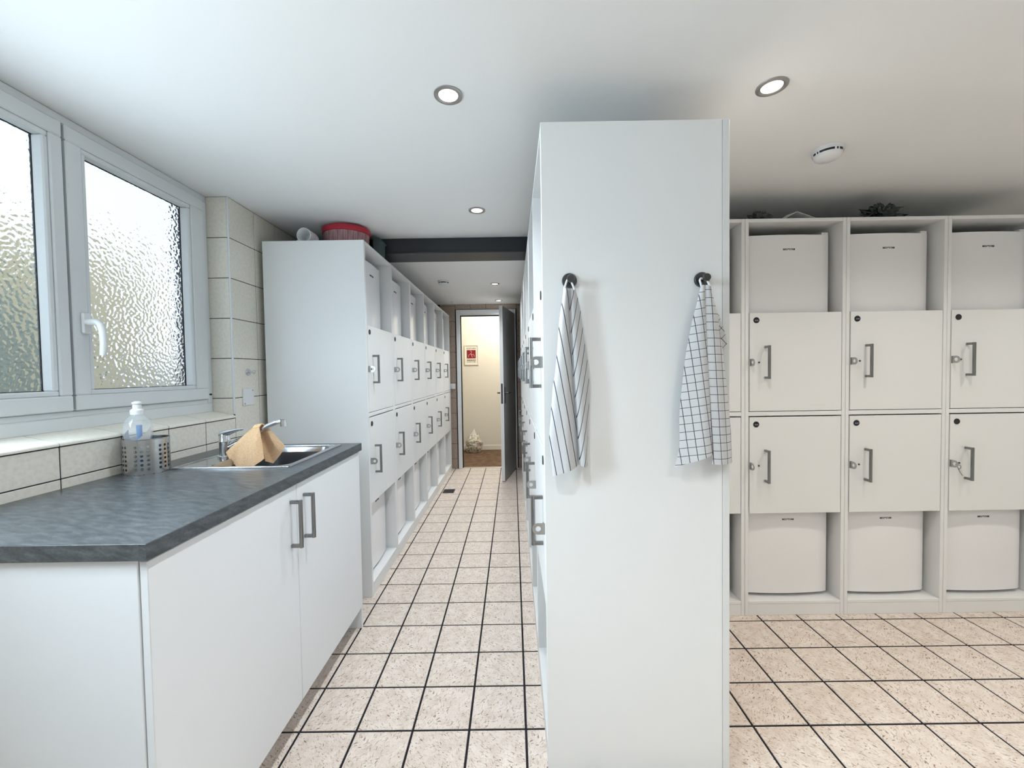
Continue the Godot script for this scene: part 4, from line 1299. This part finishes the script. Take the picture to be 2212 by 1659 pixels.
# ---------------------------------------------------------------- things on top of the lockers
func build_locker_tops() -> void:
	var y := 2.0005
	var m := thing("mug", "white mug lying on its side on the left lockers", "mug", Vector3(-1.155, y, -2.30))
	var mb := MB.new()
	mb.xf = Transform3D(Basis(Vector3.UP, -0.06) * Basis(Vector3.RIGHT, PI / 2.0), Vector3(0, 0.041, 0))
	mb.lathe([Vector2(0, -0.092), Vector2(0.034, -0.092), Vector2(0.0385, -0.088), Vector2(0.041, 0.0), Vector2(0.0385, 0.0015), Vector2(0.037, -0.001), Vector2(0.035, -0.086), Vector2(0, -0.088)], 40)
	part(m, "cup", mb.done(), M.white_plastic)
	var hd := MB.new()
	hd.xf = mb.xf * Transform3D(Basis(Vector3.UP, -2.7), Vector3.ZERO)
	hd.tube([Vector3(0.037, -0.02, 0), Vector3(0.055, -0.022, 0), Vector3(0.063, -0.035, 0), Vector3(0.063, -0.055, 0), Vector3(0.054, -0.068, 0), Vector3(0.036, -0.07, 0)], 0.0048, 10)
	part(m, "handle", hd.done(), M.white_plastic)

	var bs := thing("wash_basin", "dusty red plastic basin on top of the left lockers", "basin", Vector3(-1.0, y, -2.515))
	bs.scale = Vector3(0.93, 1.0, 0.93)
	var bm := MB.new()
	bm.lathe([Vector2(0, 0.0), Vector2(0.125, 0.0), Vector2(0.135, 0.006), Vector2(0.143, 0.108), Vector2(0.139, 0.108), Vector2(0.13, 0.008), Vector2(0, 0.004)], 64, 0.9)
	part(bs, "bowl", bm.done(), M.dusty_red)
	var rm := MB.new()
	rm.lathe([Vector2(0.139, 0.107), Vector2(0.144, 0.104), Vector2(0.1485, 0.106), Vector2(0.152, 0.128), Vector2(0.150, 0.136), Vector2(0.146, 0.139), Vector2(0.142, 0.136), Vector2(0.139, 0.107)], 64, 0.9)
	part(bs, "rim", rm.done(), M.red)

	var gb := thing("storage_tub", "dark green plastic tub beside the red basin on the lockers", "tub", Vector3(-0.858, y, -2.65))
	var gm := MB.new()
	var prof := PackedVector2Array()
	for q in [[-0.012, 0.0], [0.035, 0.0], [0.0405, 0.088], [0.046, 0.092], [0.046, 0.102], [0.022, 0.126], [-0.015, 0.126], [-0.017, 0.09]]:
		prof.append(Vector2(q[0], q[1]))
	gm.extrude(prof, -0.034, 0.034, 0.7)
	part(gb, "body", gm.done(), M.green_box)
	boxpart(gb, "lid_rim", Vector3(0.034, 0.0925, -0.036), Vector3(0.05, 0.1, 0.036), M.green_box, 0.002)

	# right row
	var nf := FastNoiseLite.new(); nf.seed = 33; nf.frequency = 9.0; nf.fractal_octaves = 3
	var lump := func(rx: float, ry: float, rz: float, rough: float, off: float) -> ArrayMesh:
		var q := MB.new()
		var fn := func(u: float, v: float) -> Vector3:
			var a := TAU * u
			var b := PI * (v - 0.5)
			var p := Vector3(cos(a) * cos(b), sin(b), sin(a) * cos(b))
			var w := 1.0 + rough * nf.get_noise_3d(p.x * 0.25 + off, p.y * 0.25, p.z * 0.25)
			return Vector3(p.x * rx * w, maxf(0.0, (p.y * ry * w + ry * 0.7)), p.z * rz * w)
		q.sheet(40, 22, fn, func(u, v): return Vector2(u, v), 0.0, -1.0)
		return q.done()
	var c1 := thing("crumpled_film", "small dark crumpled film on the right lockers near the tall panel", "film", Vector3(1.262, y, -2.10))
	part(c1, "crumple", lump.call(0.05, 0.026, 0.03, 0.9, 0.0), mat(rgb(58, 62, 60), 0.25))
	var c2 := thing("folded_paper", "white folded paper lying like a low tent on the right lockers", "paper", Vector3(1.445, y, -2.095))
	var pm := MB.new()
	var fn2 := func(u: float, v: float) -> Vector3:
		var x := lerpf(-0.082, 0.092, u)
		var top := 0.050 * (1.0 - absf(u - 0.4) / (0.4 if u < 0.4 else 0.6))
		return Vector3(x, top * (0.75 + 0.25 * v) + 0.001, lerpf(0.03, -0.05, v))
	pm.sheet(20, 6, fn2, func(u, v): return Vector2(u, v), 0.0012, 1.0)
	part(c2, "sheet", pm.done(), M.white_plastic)
	var c3 := thing("plastic_bag", "shiny dark green bag on top of the right lockers", "bag", Vector3(1.885, y, -2.105))
	part(c3, "bag_body", lump.call(0.075, 0.042, 0.035, 1.1, 3.0), mat(rgb(30, 44, 38), 0.16))
	var flp := MB.new()
	var fn3 := func(u: float, v: float) -> Vector3: return Vector3(lerpf(-0.085, -0.012, u), 0.012 + 0.058 * u + 0.006 * sin(6.0 * v) * u, lerpf(-0.02, 0.028, v))
	flp.sheet(10, 8, fn3, func(u, v): return Vector2(u, v), 0.0008, 1.0)
	part(c3, "loose_flap", flp.done(), mat(rgb(120, 124, 116), 0.2))

func build_outside() -> void:
	var g := thing("outside_ground", "pale paving outside the frosted window", "ground", Vector3.ZERO, 0.0, "", "structure")
	boxpart(g, "slab", Vector3(-9.0, 0.3, -12.0), Vector3(-1.66, 0.4, 6.0), M.outside_ground, 0.0)
	var w := thing("outside_wall", "cream house wall seen blurred through the frosted window", "wall", Vector3.ZERO, 0.0, "", "structure")
	boxpart(w, "slab", Vector3(-4.0, 0.4, -4.15), Vector3(-3.7, 2.35, -2.95), M.outside_wall, 0.0)
	boxpart(w, "slab", Vector3(-4.0, 0.4, -7.0), Vector3(-3.8, 1.35, -4.15), M.plaster, 0.0)
	var h := thing("outside_hedge", "grey-green hedge blurred behind the left frosted pane", "hedge", Vector3(-3.3, 0.4, -1.9), 0.0, "", "structure")
	var nf := FastNoiseLite.new(); nf.seed = 71; nf.frequency = 2.5; nf.fractal_octaves = 3
	var mb := MB.new()
	var fn := func(u: float, v: float) -> Vector3:
		var a := TAU * u
		var b := PI * (v - 0.5)
		var p := Vector3(cos(a) * cos(b) * 0.35, sin(b) * 0.85 + 0.8, sin(a) * cos(b) * 0.95)
		return p * (1.0 + 0.25 * nf.get_noise_3dv(p * 2.0))
	mb.sheet(40, 24, fn, func(u, v): return Vector2(u, v), 0.0, -1.0)
	part(h, "foliage", mb.done(), mat(rgb(168, 178, 164), 0.9))

# ---------------------------------------------------------------- light levels
const SKY := 2.0
const DAY := 11.8
const SPOT := 1.45
const SPOT_R := 1.1
const HALL := 1.5

func _ready() -> void:
	rng.seed = 2024
	var cam := Camera3D.new()
	cam.name = "camera"
	cam.fov = 86.475
	cam.near = 0.05
	cam.far = 100.0
	cam.position = Vector3(0, 1.25911, 0)
	cam.rotation = Vector3(-0.0291089, 0.00222855, -0.0154199)
	add_child(cam)
	cam.current = true

	var env := Environment.new()
	env.background_mode = Environment.BG_SKY
	var sm := ProceduralSkyMaterial.new()
	sm.sky_top_color = Color(0.90, 0.95, 1.0)
	sm.sky_horizon_color = Color(0.93, 0.96, 1.0)
	sm.ground_bottom_color = Color(0.55, 0.56, 0.55)
	sm.ground_horizon_color = Color(0.75, 0.77, 0.78)
	sm.energy_multiplier = SKY
	var sky := Sky.new()
	sky.sky_material = sm
	env.sky = sky
	env.tonemap_mode = Environment.TONE_MAPPER_LINEAR
	env.tonemap_exposure = 0.66
	env.sdfgi_enabled = true
	env.ssao_enabled = true
	env.ssil_enabled = true
	var we := WorldEnvironment.new()
	we.name = "world_environment"
	we.environment = env
	add_child(we)

	# daylight left of the frame: a fill panel added before window_1, and skylight through window_2
	for d in [[Vector3(-1.496, 1.42, -0.96), Vector2(0.26, 0.40), 0.0, 1.4], [Vector3(-1.93, 1.86, -0.33), Vector2(0.60, 0.95), -0.6, 2.4]]:
		var day := AreaLight3D.new()
		day.name = "daylight_stand_in"
		day.area_size = d[1]
		day.light_energy = DAY * d[3] * d[1].x * d[1].y
		day.light_color = Color(0.86, 0.945, 1.0)
		day.area_range = 14.0
		day.area_attenuation = 2.0
		day.shadow_enabled = true
		day.position = d[0]
		day.rotation = Vector3(d[2], -PI / 2.0, 0)
		add_child(day, true)

	materials()
	build_floor()
	build_walls()
	var pane := wavy_pane(0.50, 0.84)
	build_window("window_1", "white plastic window with rippled frosted panes above the sink", -2.0445, -1.3905, -0.722, pane, M.glass_wavy, true)
	var flat := MB.new()
	flat.box(Vector3(-0.004, 0, -0.53), Vector3(0, 0.84, 0), 0.0)
	build_window("window_2", "second white window left of the camera", -0.68, 0.0, 0.68, flat.done(), M.glass_thin, false)
	build_outside()
	build_door_and_hall()
	build_lockers()
	build_counter()
	build_counter_things()
	build_towels()
	build_ceiling_fittings()
	build_locker_tops()
